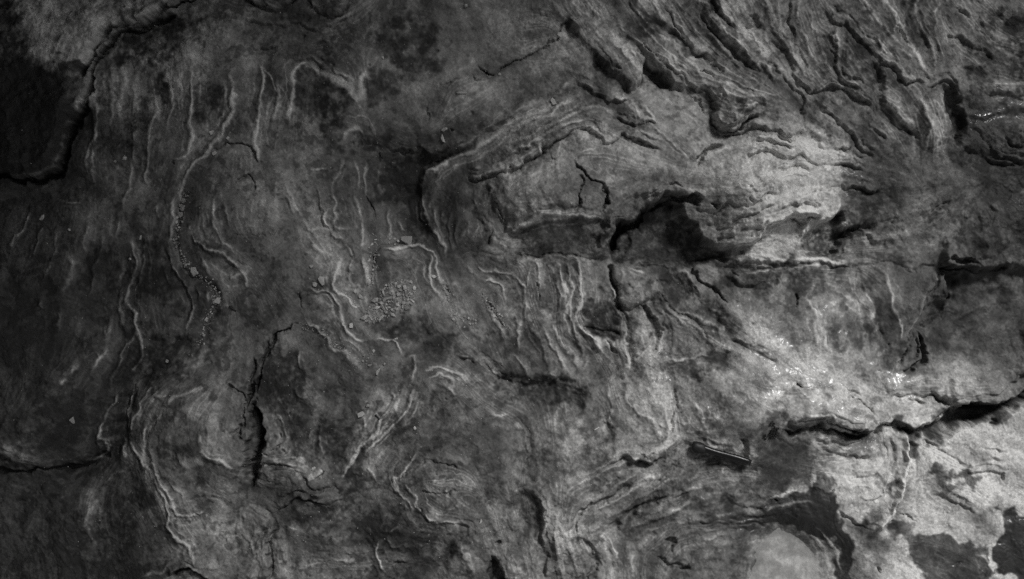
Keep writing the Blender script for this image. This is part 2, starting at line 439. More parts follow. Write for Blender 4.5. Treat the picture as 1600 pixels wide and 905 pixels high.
ST('a3', 'N', 7, [(290, 606), (350, 615), (400, 635), (435, 660), (450, 685), (485, 675), (500, 658), (560, 660), (620, 680), (690, 708)], w=1.6, Lh=20, Ll=16, g=.35, alb=.35)
ST('a3', 'N', 5, [(100, 720), (160, 685), (220, 657), (270, 635), (330, 612)], w=1.8, Lh=14, Ll=14, g=.3, alb=.2)
CR('a3', 6, 2.6, [(290, 750), (310, 780), (340, 800), (370, 830), (400, 845), (420, 870), (432, 905), (440, 960), (435, 1010)])
CR('a3', 5, 2.2, [(300, 800), (330, 840), (325, 880), (312, 905), (300, 950), (270, 990)])
for q in ([(0, 680), (60, 650), (120, 620), (200, 590), (260, 560), (330, 510), (400, 495), (440, 520), (460, 560)],
          [(0, 600), (60, 570), (150, 560), (220, 520), (290, 470)], [(60, 700), (140, 650), (220, 610), (300, 575), (380, 560), (430, 590), (470, 640)],
          [(0, 730), (70, 690), (150, 640)], [(420, 500), (450, 520), (470, 550)], [(640, 620), (680, 655), (720, 675)],
          [(640, 560), (720, 650), (800, 730), (840, 790)], [(520, 640), (580, 620), (640, 640), (680, 690)]):
    RG('a3', 2.0, 4.5, q, 0.4)
PG('a3', [(60, 640), (200, 585), (330, 505), (440, 520), (470, 590), (330, 600), (200, 650), (100, 700)], dh=3, alb=0.15, soft=16)
CR('a3', 2, 1.4, [(150, 715), (175, 750), (200, 770)])
RG('a3', 0.5, 2, [(213, 665), (214, 745)], 0.5)
# diagonal strata
for q, a in (([(540, -20), (590, 60), (640, 120), (720, 180), (800, 240), (880, 310), (950, 380)], 2.4), ([(640, -10), (690, 60), (740, 120), (800, 170), (860, 220), (920, 270), (990, 330), (1080, 380)], 3),
          ([(740, -20), (790, 60), (850, 140), (920, 190), (1000, 260), (1100, 330)], 2), ([(870, -10), (910, 50), (940, 110), (980, 170), (1040, 220), (1120, 290), (1207, 370), (1260, 420)], 3.5),
          ([(900, -10), (935, 60), (965, 130), (1010, 190), (1070, 240), (1140, 300), (1220, 380)], 3), ([(470, 100), (540, 170), (600, 200), (660, 240), (720, 280), (790, 320), (830, 380)], 3), ([(980, -20), (1000, 70), (1040, 150)], 2.5),
          ([(560, 60), (640, 160), (740, 240), (840, 310), (930, 380), (1020, 430), (1100, 480)], 2.2), ([(880, 290), (960, 350), (1060, 410), (1160, 460), (1250, 500)], 2.2),
          ([(320, 0), (360, 70), (420, 130)], 2), ([(1130, -10), (1190, 60), (1207, 140), (1250, 250)], 2)):
    RG('a3', a * 1.35, 4.2, q, 0.33)
for q in ([(600, 190), (680, 265), (780, 335), (850, 400)], [(930, 0), (970, 60), (1010, 120), (1045, 165)], [(700, 40), (760, 130), (840, 210), (930, 290), (1010, 360)], [(890, 320), (930, 345), (955, 370)], [(860, 60), (900, 130), (960, 200), (1050, 280), (1140, 340)]):
    CR('a3', 4, 2.6, q, 1)
PG('a3', [(560, 50), (640, 60), (800, 180), (920, 260), (980, 310), (880, 295), (760, 215), (620, 140)], dh=-3, alb=-0.6, soft=16)
PG('a3', [(940, 0), (990, 30), (1040, 140), (1010, 150), (960, 70)], dh=-3, alb=-0.5, soft=10)
PG('a3', [(660, 0), (720, 20), (830, 160), (890, 230), (840, 220), (740, 130)], alb=0.4, soft=14)
RG('a3', 5, 7, [(600, 195), (660, 245), (720, 285), (790, 330), (840, 385), (900, 420)], 0.35)
ST('a3', 'NE', 15, [(820, 380), (860, 412), (900, 430), (930, 450), (950, 490), (955, 540), (962, 580), (1000, 608), (1040, 606), (1090, 582), (1160, 545)], w=2, Lh=26, Ll=16, g=.3, alb=.2)
RG('a3', 4, 5, [(1000, 580), (1040, 555), (1090, 530), (1140, 515)], 0.4)
RG('a3', 3, 6, [(930, 430), (980, 460), (1040, 480), (1130, 480), (1180, 520), (1190, 560)], 0.3)
CR('a3', 3, 1.8, [(825, 470), (850, 463), (880, 480), (905, 520), (925, 556)])
ST('a3', 'N', 8, [(945, 595), (990, 622), (1060, 630), (1130, 625), (1207, 642), (1280, 640), (1330, 620)], w=2, Lh=16, Ll=14, g=.4)
PG('a3', [(600, 400), (700, 420), (800, 460), (900, 520), (950, 620), (900, 700), (850, 760), (780, 700), (700, 620), (640, 540), (590, 470)], alb=0.1, soft=30)
CR('a3', 8, 5, [(868, 800), (882, 750), (930, 705), (985, 682)])
RG('a3', 3, 7, [(900, 800), (930, 740), (990, 700), (1010, 740)], 0.2)
ST('a3', 'N', 6, [(1060, 800), (1090, 750), (1130, 740), (1207, 730), (1290, 745), (1340, 735)], w=2, Lh=16, Ll=14)
CR('a3', 4, 3, [(1085, 85), (1125, 95), (1145, 135), (1110, 155), (1080, 130)])
RG('a3', 2, 4, [(1180, 140), (1160, 200), (1170, 240)], .3)

# ------------------------------------------------------------------ upper right
CR('a4', 4, 2.2, [(65, 10), (80, 90), (95, 170), (90, 240)], 1)
ST('a4', 'N', 9, [(255, 72), (290, 90), (350, 150), (400, 210), (460, 270), (520, 320), (580, 350), (610, 382), (660, 390), (692, 432)], w=2.4, Lh=20, Ll=16, g=.35, alb=.4)
RG('a4', 2.5, 6, [(250, -10), (270, 40), (330, 90), (390, 150)], .35)
ST('a4', 'E', 6, [(320, 140), (300, 200), (296, 270), (300, 340), (330, 390), (380, 420), (430, 450)], w=2.2, Lh=14, Ll=14, g=.3, alb=.45)
PG('a4', [(350, 210), (430, 260), (480, 320), (470, 420), (400, 400), (340, 340)], alb=-0.5, soft=20)
ST('a4', 'N', 9, [(-40, 205), (0, 230), (60, 280), (100, 350), (150, 412), (200, 432), (300, 425), (370, 442), (430, 480), (470, 520)], w=2.4, Lh=22, Ll=16, g=.35, alb=.2)
ST('a4', 'E', 6, [(-30, 300), (0, 330), (50, 380), (100, 420), (140, 470), (150, 560), (130, 610)], w=2.2, Lh=14, Ll=14, g=.35)
PG('a4', [(160, 520), (220, 520), (250, 600), (210, 640), (165, 600)], dh=-4, alb=-0.4, soft=14)
ST('a4', 'N', 8, [(150, 615), (210, 672), (270, 687), (350, 697), (378, 668)], w=2, Lh=16, Ll=14, g=.4, alb=.35)
for q in ([(-140, 780), (-60, 725), (0, 738), (70, 752), (130, 732), (200, 770), (300, 777), (400, 782), (450, 795)], [(-90, 870), (0, 830), (60, 800), (120, 790), (200, 800)],
          [(-20, 655), (60, 662), (110, 640), (130, 600)], [(-120, 700), (-60, 680), (0, 690), (70, 700), (110, 690)], [(0, 905), (40, 850), (110, 830), (190, 815)], [(200, 905), (300, 880), (420, 885), (500, 880), (570, 868)]):
    ST('a4', 'N', 8, q, w=2, Lh=14, Ll=13, g=.45, alb=.15)
for q in ([(330, 590), (400, 660), (450, 710), (500, 745), (520, 760)], [(220, 500), (300, 580), (380, 650)], [(440, 560), (500, 630), (560, 690)]):
    ST('a4', 'NE', 5, q, w=2.2, Lh=12, Ll=12, g=.4, alb=.2)
PG('a4', [(470, 320), (500, 330), (530, 450), (545, 500), (600, 560), (680, 645), (660, 655), (580, 610), (510, 530), (490, 430)], dh=-10, alb=-0.3, soft=12)  # trench shade painted into the tone
RG('a4', 3, 5, [(530, 480), (580, 540), (640, 600), (690, 650)], 0.45)
RG('a4', 5, 22, [(720, 440), (740, 540), (770, 640), (790, 720)], 0.25)
RG('a4', 2, 4, [(690, 440), (710, 520), (735, 600), (722, 690), (700, 750)], 0.5)
RG('a4', 2, 4, [(780, 460), (810, 550), (845, 650), (860, 700)], 0.4)
PG('a4', [(800, 425), (862, 450), (888, 520), (882, 600), (862, 690), (830, 620), (812, 520)], dh=-14, alb=-0.5, soft=12)
ST('a4', 'N', 10, [(700, 440), (740, 408), (785, 392), (830, 400), (872, 440), (884, 490)], w=2.4, Lh=12, Ll=14, g=.4, alb=.3)
RG('a4', 3, 6, [(690, -20), (680, 90), (710, 170), (740, 240), (755, 310), (740, 370)], .45)
RG('a4', 2.5, 6, [(570, 100), (620, 220), (670, 300), (690, 370)], .3)
CR('a4', 4, 4, [(570, 140), (600, 190), (640, 240)])
for q in ([(420, -10), (470, 80), (540, 180), (600, 260), (650, 330)], [(520, -10), (560, 80), (600, 170)], [(120, 0), (130, 120), (180, 260), (230, 350)], [(30, 0), (40, 120), (80, 260), (130, 360)], [(180, 60), (220, 200), (270, 330), (300, 400)], [(470, 180), (520, 260), (590, 330)], [(780, 0), (770, 120), (790, 250), (780, 360)]):
    RG('a4', 2.8, 5, q, .28)
for q in ([(430, 60), (490, 160), (560, 260)], [(640, 40), (650, 130), (690, 240), (720, 320)]):
    PG('a4', [q[0], (q[0][0] + 40, q[0][1]), (q[1][0] + 50, q[1][1]), (q[2][0] + 30, q[2][1]), q[2], q[1]], dh=-3, alb=-0.45, soft=14)
PG('a4', [(1020, 80), (1130, 120), (1260, 80), (1260, 160), (1130, 165)], dh=-6, alb=-0.6, soft=22)
PG('a4', [(1125, 200), (1170, 230), (1195, 330), (1150, 420), (1120, 330)], dh=-4, alb=-0.5, soft=14)
PG('a4', [(900, 340), (980, 340), (990, 380), (920, 385)], dh=-4, alb=-0.4, soft=12)
for q in ([(940, -20), (985, 40), (960, 55)], [(980, 470), (1050, 465), (1120, 460), (1207, 470)], [(890, 560), (960, 575), (1030, 570), (1100, 530), (1220, 520)], [(900, 600), (980, 640), (1060, 690), (1150, 720), (1230, 760)], [(1120, 600), (1170, 650), (1230, 690)], [(870, 720), (980, 710), (1080, 740), (1190, 750)], [(820, 150), (900, 200), (980, 250), (1060, 300)], [(860, 60), (940, 120), (1010, 190)]):
    ST('a4', 'N', 6, q, w=2.4, Lh=14, Ll=12, g=.5)
PG('a4', [(930, 400), (1060, 400), (1130, 440), (1050, 470), (950, 450)], dh=3, alb=0.5, soft=20)
PG('a4', [(900, 480), (1080, 470), (1180, 500), (1150, 590), (950, 610), (900, 560)], alb=-0.5, wet=0.9, soft=24)
PG('a4', [(1060, 760), (1260, 790), (1260, 940), (1050, 930), (1030, 860)], dh=-6, alb=-0.8, soft=30)
PG('a4', [(-10, 690), (100, 700), (200, 660), (360, 705), (430, 770), (400, 850), (250, 905), (0, 980), (-200, 1000), (-160, 850)], alb=0.35, wet=0.35, soft=30)

# ------------------------------------------------------------------ left
for q, w, a in (([(140, 40), (110, 130), (50, 180), (30, 250), (40, 290)], 4, .4), ([(210, 140), (170, 220), (140, 280), (120, 330)], 4, .4), ([(560, 90), (545, 130), (540, 220)], 4, .3),
             ([(620, 180), (630, 300), (625, 380), (600, 460), (590, 520), (620, 570), (625, 650), (670, 700), (682, 760), (640, 800), (600, 850)], 4.5, .5), ([(640, 220), (650, 300), (640, 400), (615, 470)], 6, .35),
             ([(625, 640), (590, 720), (560, 800), (520, 870), (500, 930)], 4, .5), ([(500, 730), (460, 790), (425, 855)], 7, .5), ([(380, 790), (330, 860), (280, 930)], 8, .55), ([(565, 430), (560, 530), (570, 620), (580, 700)], 4, .3),
             ([(770, 230), (800, 300), (850, 370), (880, 430), (900, 490), (918, 560), (893, 640), (880, 690)], 4, .5), ([(780, 340), (800, 400), (815, 445)], 4, .4), ([(890, 140), (920, 210), (960, 260), (1040, 290), (1120, 340), (1170, 390), (1195, 470)], 4, .45),
             ([(930, 280), (960, 310), (980, 350), (1025, 405)], 3.5, .45), ([(1000, 30), (1020, 110), (1030, 180)], 4, .3), ([(1080, 20), (1085, 130), (1110, 180)], 4, .35), ([(1120, 350), (1100, 400), (1170, 370)], 3, .3), ([(190, 480), (180, 530), (210, 560)], 3, .3),
             ([(320, 250), (330, 340), (310, 430), (280, 520)], 9, .3), ([(240, 30), (330, 50), (400, 80)], 4, .3), ([(700, 90), (730, 60), (735, 130)], 4, .3), ([(930, 420), (950, 480), (945, 530)], 4, .3), ([(985, 430), (990, 500), (970, 540)], 5, .4), ([(400, 120), (380, 240), (395, 300)], 5, .25), ([(265, 520), (275, 610), (260, 700)], 5, .2), ([(485, 600), (490, 670), (540, 560)], 4, .2)):
    RG('b1', 2.4, w, q, a)
for q, hi in (([(140, 40), (110, 130), (50, 180), (30, 250), (40, 290)], 'E'), ([(620, 180), (630, 300), (625, 380), (600, 460), (590, 520), (620, 570), (625, 650), (670, 700), (682, 760)], 'W'), ([(770, 230), (800, 300), (850, 370), (880, 430), (900, 490), (918, 560), (893, 640)], 'E'), ([(890, 140), (920, 210), (960, 260), (1040, 290), (1120, 340), (1170, 390)], 'N')):
    ST('b1', hi, 3.2, q, w=3, g=0.1, Lh=16, Ll=16)
RG('b1', 2, 6, [(830, 20), (812, 100), (812, 170), (790, 240)], .5)
RG('b1', -5, 5, [(885, -60), (865, 0), (850, 80), (832, 150), (830, 240), (855, 290), (880, 345), (920, 385), (970, 410), (1010, 450), (1025, 500), (1000, 560), (965, 600), (955, 660), (942, 740)], .15)
CR('b1', 1, 1.2, [(1000, 232), (1100, 215), (1207, 200), (1290, 185)])
PG('b1', [(1030, 520), (1060, 580), (1040, 660), (990, 740), (940, 800), (880, 840), (830, 835), (900, 780), (940, 740), (980, 640)], dh=2, alb=0.55, soft=14)
ST('b1', 'S', 5, [(620, 910), (720, 862), (800, 822), (880, 790), (935, 740), (950, 690)], w=3, Lh=14, Ll=14, g=.2, alb=.2)
PG('b1', [(690, 720), (800, 680), (900, 690), (920, 740), (850, 780), (740, 850), (690, 820)], dh=-4, alb=-0.7, soft=14)
PG('b1', [(650, 230), (750, 230), (790, 330), (800, 450), (700, 470), (650, 400)], alb=-0.45, soft=16)
PG('b1', [(0, 500), (230, 480), (250, 650), (100, 780), (0, 750)], alb=-0.4, soft=30)
PG('b1', [(510, 50), (620, 60), (600, 170), (540, 160)], alb=-0.4, soft=14)
PG('b1', [(410, 280), (530, 260), (560, 400), (470, 440), (400, 380)], alb=-0.4, soft=24)
PG('b1', [(575, 510), (615, 580), (615, 650), (580, 690), (570, 600)], alb=-0.5, soft=8)
PG('b1', [(560, 790), (620, 730), (660, 760), (600, 820), (540, 905)], alb=-0.4, soft=10)
PG('b1', [(900, 430), (960, 440), (960, 530), (930, 560), (905, 500)], alb=-0.4, soft=10)
PG('b1', [(230, 260), (380, 230), (420, 420), (330, 520), (250, 480)], alb=0.25, soft=40)
CR('b1', 5, 2.6, [(1190, 780), (1197, 830), (1185, 910)])

# ------------------------------------------------------------------ middle left
for q, w, a in (([(270, -30), (300, 70), (340, 140), (380, 190), (430, 230), (465, 280), (465, 340), (460, 400), (465, 470)], 4, .5), ([(345, -30), (370, 60), (385, 140), (440, 180)], 4, .35), ([(465, -20), (480, 80), (500, 160), (520, 270)], 5, .3),
             ([(405, 290), (400, 360), (380, 410), (395, 460), (440, 500), (480, 545), (520, 552)], 4, .6), ([(260, 230), (300, 280), (345, 302)], 4, .35), ([(150, 0), (170, 60), (180, 110)], 5, .3), ([(200, 120), (260, 180), (360, 175)], 4, .25),
             ([(620, 50), (635, 150), (630, 240)], 5, .3), ([(660, 110), (700, 170), (720, 210)], 4, .25), ([(600, 265), (650, 268), (700, 258), (760, 258), (800, 272), (830, 302), (852, 350), (872, 400), (888, 450), (895, 505)], 4.5, .5),
             ([(795, 280), (820, 340), (830, 400), (850, 460), (888, 508)], 4, .5), ([(240, 457), (290, 462), (350, 472), (385, 500), (402, 560), (430, 620), (460, 680), (525, 702)], 4, .55), ([(520, 280), (525, 400), (535, 500)], 7, .35),
             ([(215, 628), (280, 640), (340, 680), (380, 720), (430, 742), (470, 800), (500, 840)], 5, .5), ([(185, 730), (210, 800), (237, 855)], 4, .45), ([(980, 325), (1000, 370), (1015, 410)], 4, .4), ([(1030, 320), (1050, 355), (1090, 375), (1150, 380), (1220, 385)], 3, .5),
             ([(1050, 455), (1110, 420), (1150, 440), (1170, 500), (1188, 545)], 3.5, .5), ([(1095, 530), (1140, 590), (1170, 650), (1188, 715)], 4, .5), ([(525, 707), (590, 700), (640, 700), (670, 730), (675, 790)], 3.5, .5), ([(690, 790), (740, 780), (735, 840), (722, 905)], 4, .45),
             ([(90, 20), (60, 100), (40, 180)], 6, .15), ([(1010, 0), (1040, 60), (1030, 110)], 4, .4)):
    RG('b2', 2.3, w, q, a)
for q, hi in (([(270, -30), (300, 70), (340, 140), (380, 190), (430, 230), (465, 280), (465, 340), (460, 400)], 'E'), ([(600, 262), (650, 265), (700, 255), (760, 255), (800, 270), (830, 300), (850, 350), (870, 400), (885, 450)], 'S'),
              ([(240, 455), (290, 460), (350, 470), (385, 500), (400, 560), (430, 620), (460, 680)], 'W'), ([(215, 628), (280, 640), (340, 680), (380, 720), (430, 742), (470, 800)], 'SW'), ([(1095, 530), (1140, 590), (1170, 650), (1188, 715)], 'W'), ([(400, 300), (400, 360), (380, 410), (395, 460), (440, 500), (480, 545)], 'SW')):
    ST('b2', hi, 3.2, q, w=2.2, g=0.15, Lh=16, Ll=16)
ST('b2', 'S', 4, [(560, 268), (640, 262), (700, 250), (765, 252)], w=1.4, Lh=12, Ll=10, g=.4)
CR('b2', 5, 2, [(602, 258), (580, 300), (563, 352)])
CR('b2', 3, 1.6, [(515, 0), (540, 70), (570, 122)])
CR('b2', 3, 1.6, [(240, 455), (218, 485), (225, 540), (228, 562)])
CR('b2', 7, 1.9, [(178, 618), (165, 645), (110, 660), (90, 710), (60, 780), (30, 840), (15, 905), (5, 960)])
CR('b2', 5, 2, [(65, 683), (60, 740), (45, 790)])
CR('b2', 2, 1.4, [(180, 625), (215, 628)])
CR('b2', 1, 1.2, [(-20, 200), (60, 195), (140, 180)])
PG('b2', [(30, 830), (120, 740), (190, 780), (225, 860), (215, 930), (20, 930)], dh=-1, alb=-0.6, soft=18)
PG('b2', [(650, 650), (700, 600), (780, 600), (850, 650), (930, 700), (900, 740), (760, 740), (690, 690)], dh=-3, alb=-0.6, soft=18)
PG('b2', [(690, -20), (790, -20), (800, 100), (800, 190), (760, 212), (700, 120)], dh=-6, alb=-0.65, soft=22)  # same shaded valley, darkened in colour
PG('b2', [(540, 640), (640, 640), (660, 690), (560, 690)], alb=-0.4, soft=14)
RG('b2', 4.5, 6, [(795, -60), (802, 0), (818, 80), (810, 150), (840, 200), (880, 250), (905, 300)], .6)
for q in ([(835, 60), (850, 150), (875, 220), (905, 285)], [(905, 110), (885, 170), (880, 210)], [(1022, 120), (1000, 200), (990, 275)], [(1036, 130), (1040, 200), (1060, 250)], [(1010, 140), (985, 200), (970, 260)], [(930, 90), (910, 160), (915, 240), (940, 290)], [(960, 120), (950, 200), (960, 280)], [(850, 20), (845, 80)], [(870, 60), (860, 130), (870, 180)]):
    RG('b2', 2.2, 3.5, q, .3)
ST('b2', 'SW', 5, [(1040, 108), (1080, 140), (1112, 180)], w=1.8, Lh=12, Ll=14, g=.4)
CR('b2', 4, 2.2, [(1125, 165), (1110, 210), (1090, 248)])
ST('b2', 'E', 6, [(1105, 0), (1115, 40), (1130, 80), (1155, 135)], w=2, Lh=20, Ll=14, g=.3, alb=.3)
PG('b2', [(1040, 130), (1110, 180), (1120, 220), (1090, 250), (1050, 230)], dh=-3, alb=-.3, soft=10)
ST('b2', 'S', 3, [(900, 296), (1000, 290), (1100, 295), (1207, 303), (1290, 300)], w=1.6, Lh=14, Ll=12, g=.3)
CR('b2', 2.5, 1.8, [(1080, 505), (1110, 545), (1150, 590), (1182, 640)])
CR('b2', 2.5, 2, [(875, 420), (895, 460), (915, 480)])
ST('b2', 'N', 5, [(940, 765), (1000, 765), (1050, 790), (1090, 830), (1140, 882), (1170, 896), (1220, 895)], w=2, Lh=18, Ll=14, alb=.4)
PG('b2', [(760, 800), (880, 780), (960, 800), (1000, 850), (1050, 920), (760, 920)], dh=3, alb=0.35, soft=24)
for q in ([(770, 850), (840, 810), (930, 830), (990, 880), (1010, 930)], [(790, 880), (860, 850), (930, 870), (960, 920)], [(850, 830), (865, 865), (900, 870)]):
    RG('b2', 1.5, 4, q, .35)
PG('b2', [(260, 470), (360, 480), (400, 580), (400, 660), (300, 640), (240, 570)], alb=-.15, soft=20)
PG('b2', [(560, 470), (640, 430), (700, 420), (760, 450), (760, 500), (700, 550), (600, 600), (520, 615), (515, 570), (560, 520)], dh=3, alb=.35, soft=12)

# ------------------------------------------------------------------ middle
ST('p', 'N', 9, [(733, 279), (765, 276), (795, 263), (822, 254), (836, 236), (845, 226)], w=1.8, Lh=16, Ll=18, g=.5, alb=.2)
CR('p', 3.5, 2.2, [(768, 290), (770, 318), (779, 340), (793, 356)], 1)
ST('p', 'E', 7, [(766, 285), (768, 318), (777, 342), (792, 358), (806, 364)], w=2, Lh=18, Ll=12, g=.3, alb=.3)
PG('p', [(780, 275), (830, 258), (880, 262), (905, 290), (895, 325), (850, 338), (800, 340), (778, 315)], dh=5, alb=.2, soft=26)
PG('p', [(735, 290), (765, 285), (765, 330), (745, 350), (728, 330)], dh=-5, alb=-.3, soft=18)
ST('b3', 'N', 12, [(-40, 200), (0, 185), (60, 160), (130, 135), (220, 120), (290, 110), (350, 135), (430, 128)], w=5, Lh=22, Ll=26, g=.1)
RG('b3', 4, 6, [(-40, 192), (0, 175), (60, 150), (130, 125), (220, 110), (290, 100), (350, 125), (430, 120)], .75)
RG('b3', 1.6, 3, [(30, 175), (120, 145), (220, 125), (300, 115)], .4)
PG('b3', [(0, 200), (150, 160), (350, 165), (400, 260), (330, 300), (0, 285)], dh=-4, alb=-.3, soft=22)
CR('b3', 5, 3, [(295, 0), (310, 20), (300, 60), (275, 92)])
CR('b3', 6, 3, [(430, -10), (440, 30), (442, 70), (430, 105)])
ST('b3', 'S', 5, [(0, 292), (60, 292), (150, 297), (230, 304), (320, 317), (410, 320)], w=1.5, Lh=18, Ll=14, g=.4, alb=.25)
CR('b3', 12, 6, [(900, 50), (860, 36), (800, 26), (740, 24), (705, 44), (650, 72), (600, 126), (548, 156), (515, 172), (492, 206), (482, 250), (488, 305)], 1)
RG('b3', 5, 9, [(860, 0), (790, -6), (730, -4), (690, 20), (630, 46), (580, 100), (530, 132), (490, 152), (464, 196), (452, 250), (458, 310)], .12)
for q, w, a in (([(60, 305), (115, 320), (130, 360), (135, 400), (125, 480), (118, 530)], 3.5, .35), ([(180, 305), (215, 370), (250, 440), (277, 490), (265, 560), (240, 625)], 3.5, .5), ([(150, 310), (190, 380), (235, 460), (240, 540), (210, 600)], 3.5, .3), ([(240, 320), (270, 390), (290, 470), (280, 560), (300, 650), (330, 720)], 3.5, .4),
             ([(305, 310), (320, 350), (320, 430), (326, 520), (310, 600), (330, 650), (370, 690), (420, 730), (440, 775)], 4.5, .6), ([(-10, 395), (50, 430), (70, 480), (60, 560), (70, 630)], 4, .4), ([(200, 600), (230, 680), (260, 740), (290, 790), (312, 860)], 4, .45), ([(5, 550), (30, 640), (50, 730), (40, 790)], 4, .4),
             ([(280, 600), (300, 670), (322, 750), (318, 850)], 4, .4), ([(100, 560), (110, 650), (160, 740), (150, 830)], 4.5, .3), ([(165, 640), (200, 720), (240, 800), (260, 880)], 4, .35), ([(90, 330), (80, 400), (75, 470)], 3, .3), ([(0, 760), (40, 810), (60, 860), (40, 905)], 4, .5), ([(120, 860), (180, 850), (230, 890)], 4, .3)):
    RG('b3', 2.5, w, q, a)
CR('b3', 4, 2.4, [(136, 388), (132, 440), (122, 512)], 1)
ST('b3', 'W', 5, [(325, 320), (328, 430), (334, 520), (318, 600), (338, 650), (378, 688), (430, 725)], w=2.5, Lh=14, Ll=16, g=.2)
# hollow rim
ST('b3', 'NW', 17, [(905, 45), (870, 25), (800, 14), (740, 10), (700, 32), (640, 60), (590, 115), (540, 145), (505, 160), (480, 200), (468, 250), (474, 310)], w=1.8, Lh=28, Ll=26, g=.25, alb=.1)
ST('b3', 'N', 5, [(785, 62), (740, 52), (700, 56), (640, 95), (590, 132), (555, 180)], w=1.6, Lh=10, Ll=12, g=.3)
PG('b3', [(470, 210), (540, 150), (600, 120), (700, 50), (790, 60), (790, 100), (850, 160), (920, 240), (980, 270), (1010, 320), (860, 335), (640, 325), (480, 315)], dh=-22, alb=-.65, soft=12)  # floor colour darkened to deepen the hollow's shade
PG('b3', [(490, 210), (540, 160), (570, 180), (540, 290), (490, 305)], dh=-4, alb=-.4, soft=10)  # extra painted shade along the left rim
RG('b3', 1.5, 3, [(575, 150), (620, 170), (640, 178)], -.2)
# crack down from the hollow
CR('b3', 9, 4.5, [(470, 320), (463, 380), (478, 430), (495, 490), (492, 525), (512, 575)], 1)
ST('b3', 'W', 6, [(460, 330), (455, 380), (470, 440), (488, 500), (500, 560), (530, 640), (545, 720), (550, 790), (570, 870)], w=2.5, Lh=16, Ll=14, g=.2, alb=.3)
for q, a in (([(440, 420), (470, 470), (490, 540), (505, 600)], .4), ([(530, 600), (540, 680), (545, 760), (575, 850)], .5), ([(425, 430), (430, 480)], .4), ([(520, 330), (530, 380), (520, 440)], .4)):
    RG('b3', 2.5, 4, q, a)
PG('b3', [(480, 330), (530, 345), (560, 400), (650, 440), (695, 490), (640, 530), (560, 548), (510, 520), (490, 440)], dh=8, alb=.2, soft=18)
PG('b3', [(520, 548), (600, 545), (700, 505), (720, 530), (640, 555), (540, 570)], dh=-5, alb=-.35, soft=10)
RG('b3', 6, 5, [(540, 340), (590, 385), (655, 418)], .55)
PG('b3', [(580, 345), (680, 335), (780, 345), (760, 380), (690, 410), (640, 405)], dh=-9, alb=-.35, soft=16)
ST('b3', 'SW', 9, [(655, 420), (690, 450), (720, 500), (760, 550), (820, 580), (850, 610), (880, 640), (906, 692)], w=2.2, Lh=16, Ll=14, g=.3, alb=.4)
CR('b3', 4, 2, [(680, 430), (700, 480), (740, 530), (790, 570), (830, 585)], 1)
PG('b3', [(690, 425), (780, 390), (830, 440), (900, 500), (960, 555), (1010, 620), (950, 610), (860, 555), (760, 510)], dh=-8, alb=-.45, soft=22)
RG('b3', 4, 6, [(780, 355), (840, 380), (860, 430), (912, 490)], .45)
RG('b3', 2.5, 5, [(790, 545), (860, 575), (940, 600), (1000, 650)], .3)
CR('b3', 6, 2.2, [(865, 330), (863, 380), (900, 420), (940, 460), (980, 490), (1003, 528)])
PG('b3', [(560, 590), (630, 585), (690, 640), (640, 720), (600, 765), (560, 720)], dh=8, alb=.4, soft=20)
ST('b3', 'E', 7, [(610, 545), (650, 575), (690, 620), (702, 680), (690, 745), (640, 780)], w=2.4, Lh=16, Ll=16, g=.3, alb=.3)
PG('b3', [(640, 600), (690, 640), (690, 700), (640, 770), (600, 780), (650, 700)], dh=-5, alb=-.4, soft=10)
PG('b3', [(340, 520), (450, 520), (490, 580), (520, 660), (440, 670), (350, 650)], alb=-.6, soft=16)
ST('b3', 'S', 7, [(335, 645), (400, 665), (460, 670), (515, 690)], w=2, Lh=14, Ll=12, g=.4)
RG('b3', 3, 6, [(385, 705), (415, 720), (435, 738)], .8)
CR('b3', 6, 4, [(440, 700), (480, 730), (512, 762)])
PG('b3', [(905, 640), (1000, 650), (1022, 732), (970, 742), (908, 692)], dh=4, alb=.6, soft=10)
ST('b3', 'NE', 7, [(1000, 645), (1060, 690), (1130, 740), (1180, 782), (1260, 800)], w=3, Lh=26, Ll=14, g=.2, alb=.3)
PG('b3', [(650, 860), (760, 820), (900, 770), (1000, 755), (1010, 790), (900, 830), (870, 905), (700, 905)], dh=-4, alb=-.55, wet=1, soft=18)
RG('b3', 2, 4, [(700, 800), (790, 790), (880, 760), (960, 745)], .35)
for q in ([(980, 340), (1060, 350), (1130, 370), (1207, 370)], [(1000, 400), (1080, 440), (1160, 430), (1207, 410)]):
    ST('b3', 'N', 5, q, w=3, Lh=14, Ll=14, g=.2)
PG('b3', [(950, 360), (1080, 370), (1207, 380), (1230, 420), (1100, 450), (980, 430)], dh=-2, alb=-.5, soft=20)
PG('b3', [(1050, 500), (1207, 480), (1260, 620), (1200, 740), (1100, 700), (1040, 620)], alb=.15, wet=.3, soft=30)
PG('p', [(775, 585), (810, 597), (850, 598), (905, 608), (890, 632), (850, 645), (815, 625), (785, 605)], dh=-11, alb=-.7, soft=26)  # deep hollow, its shade strengthened by dark colour
PG('p', [(700, 500), (760, 560), (800, 600), (850, 600), (800, 560), (760, 520)], alb=-.3, soft=24)

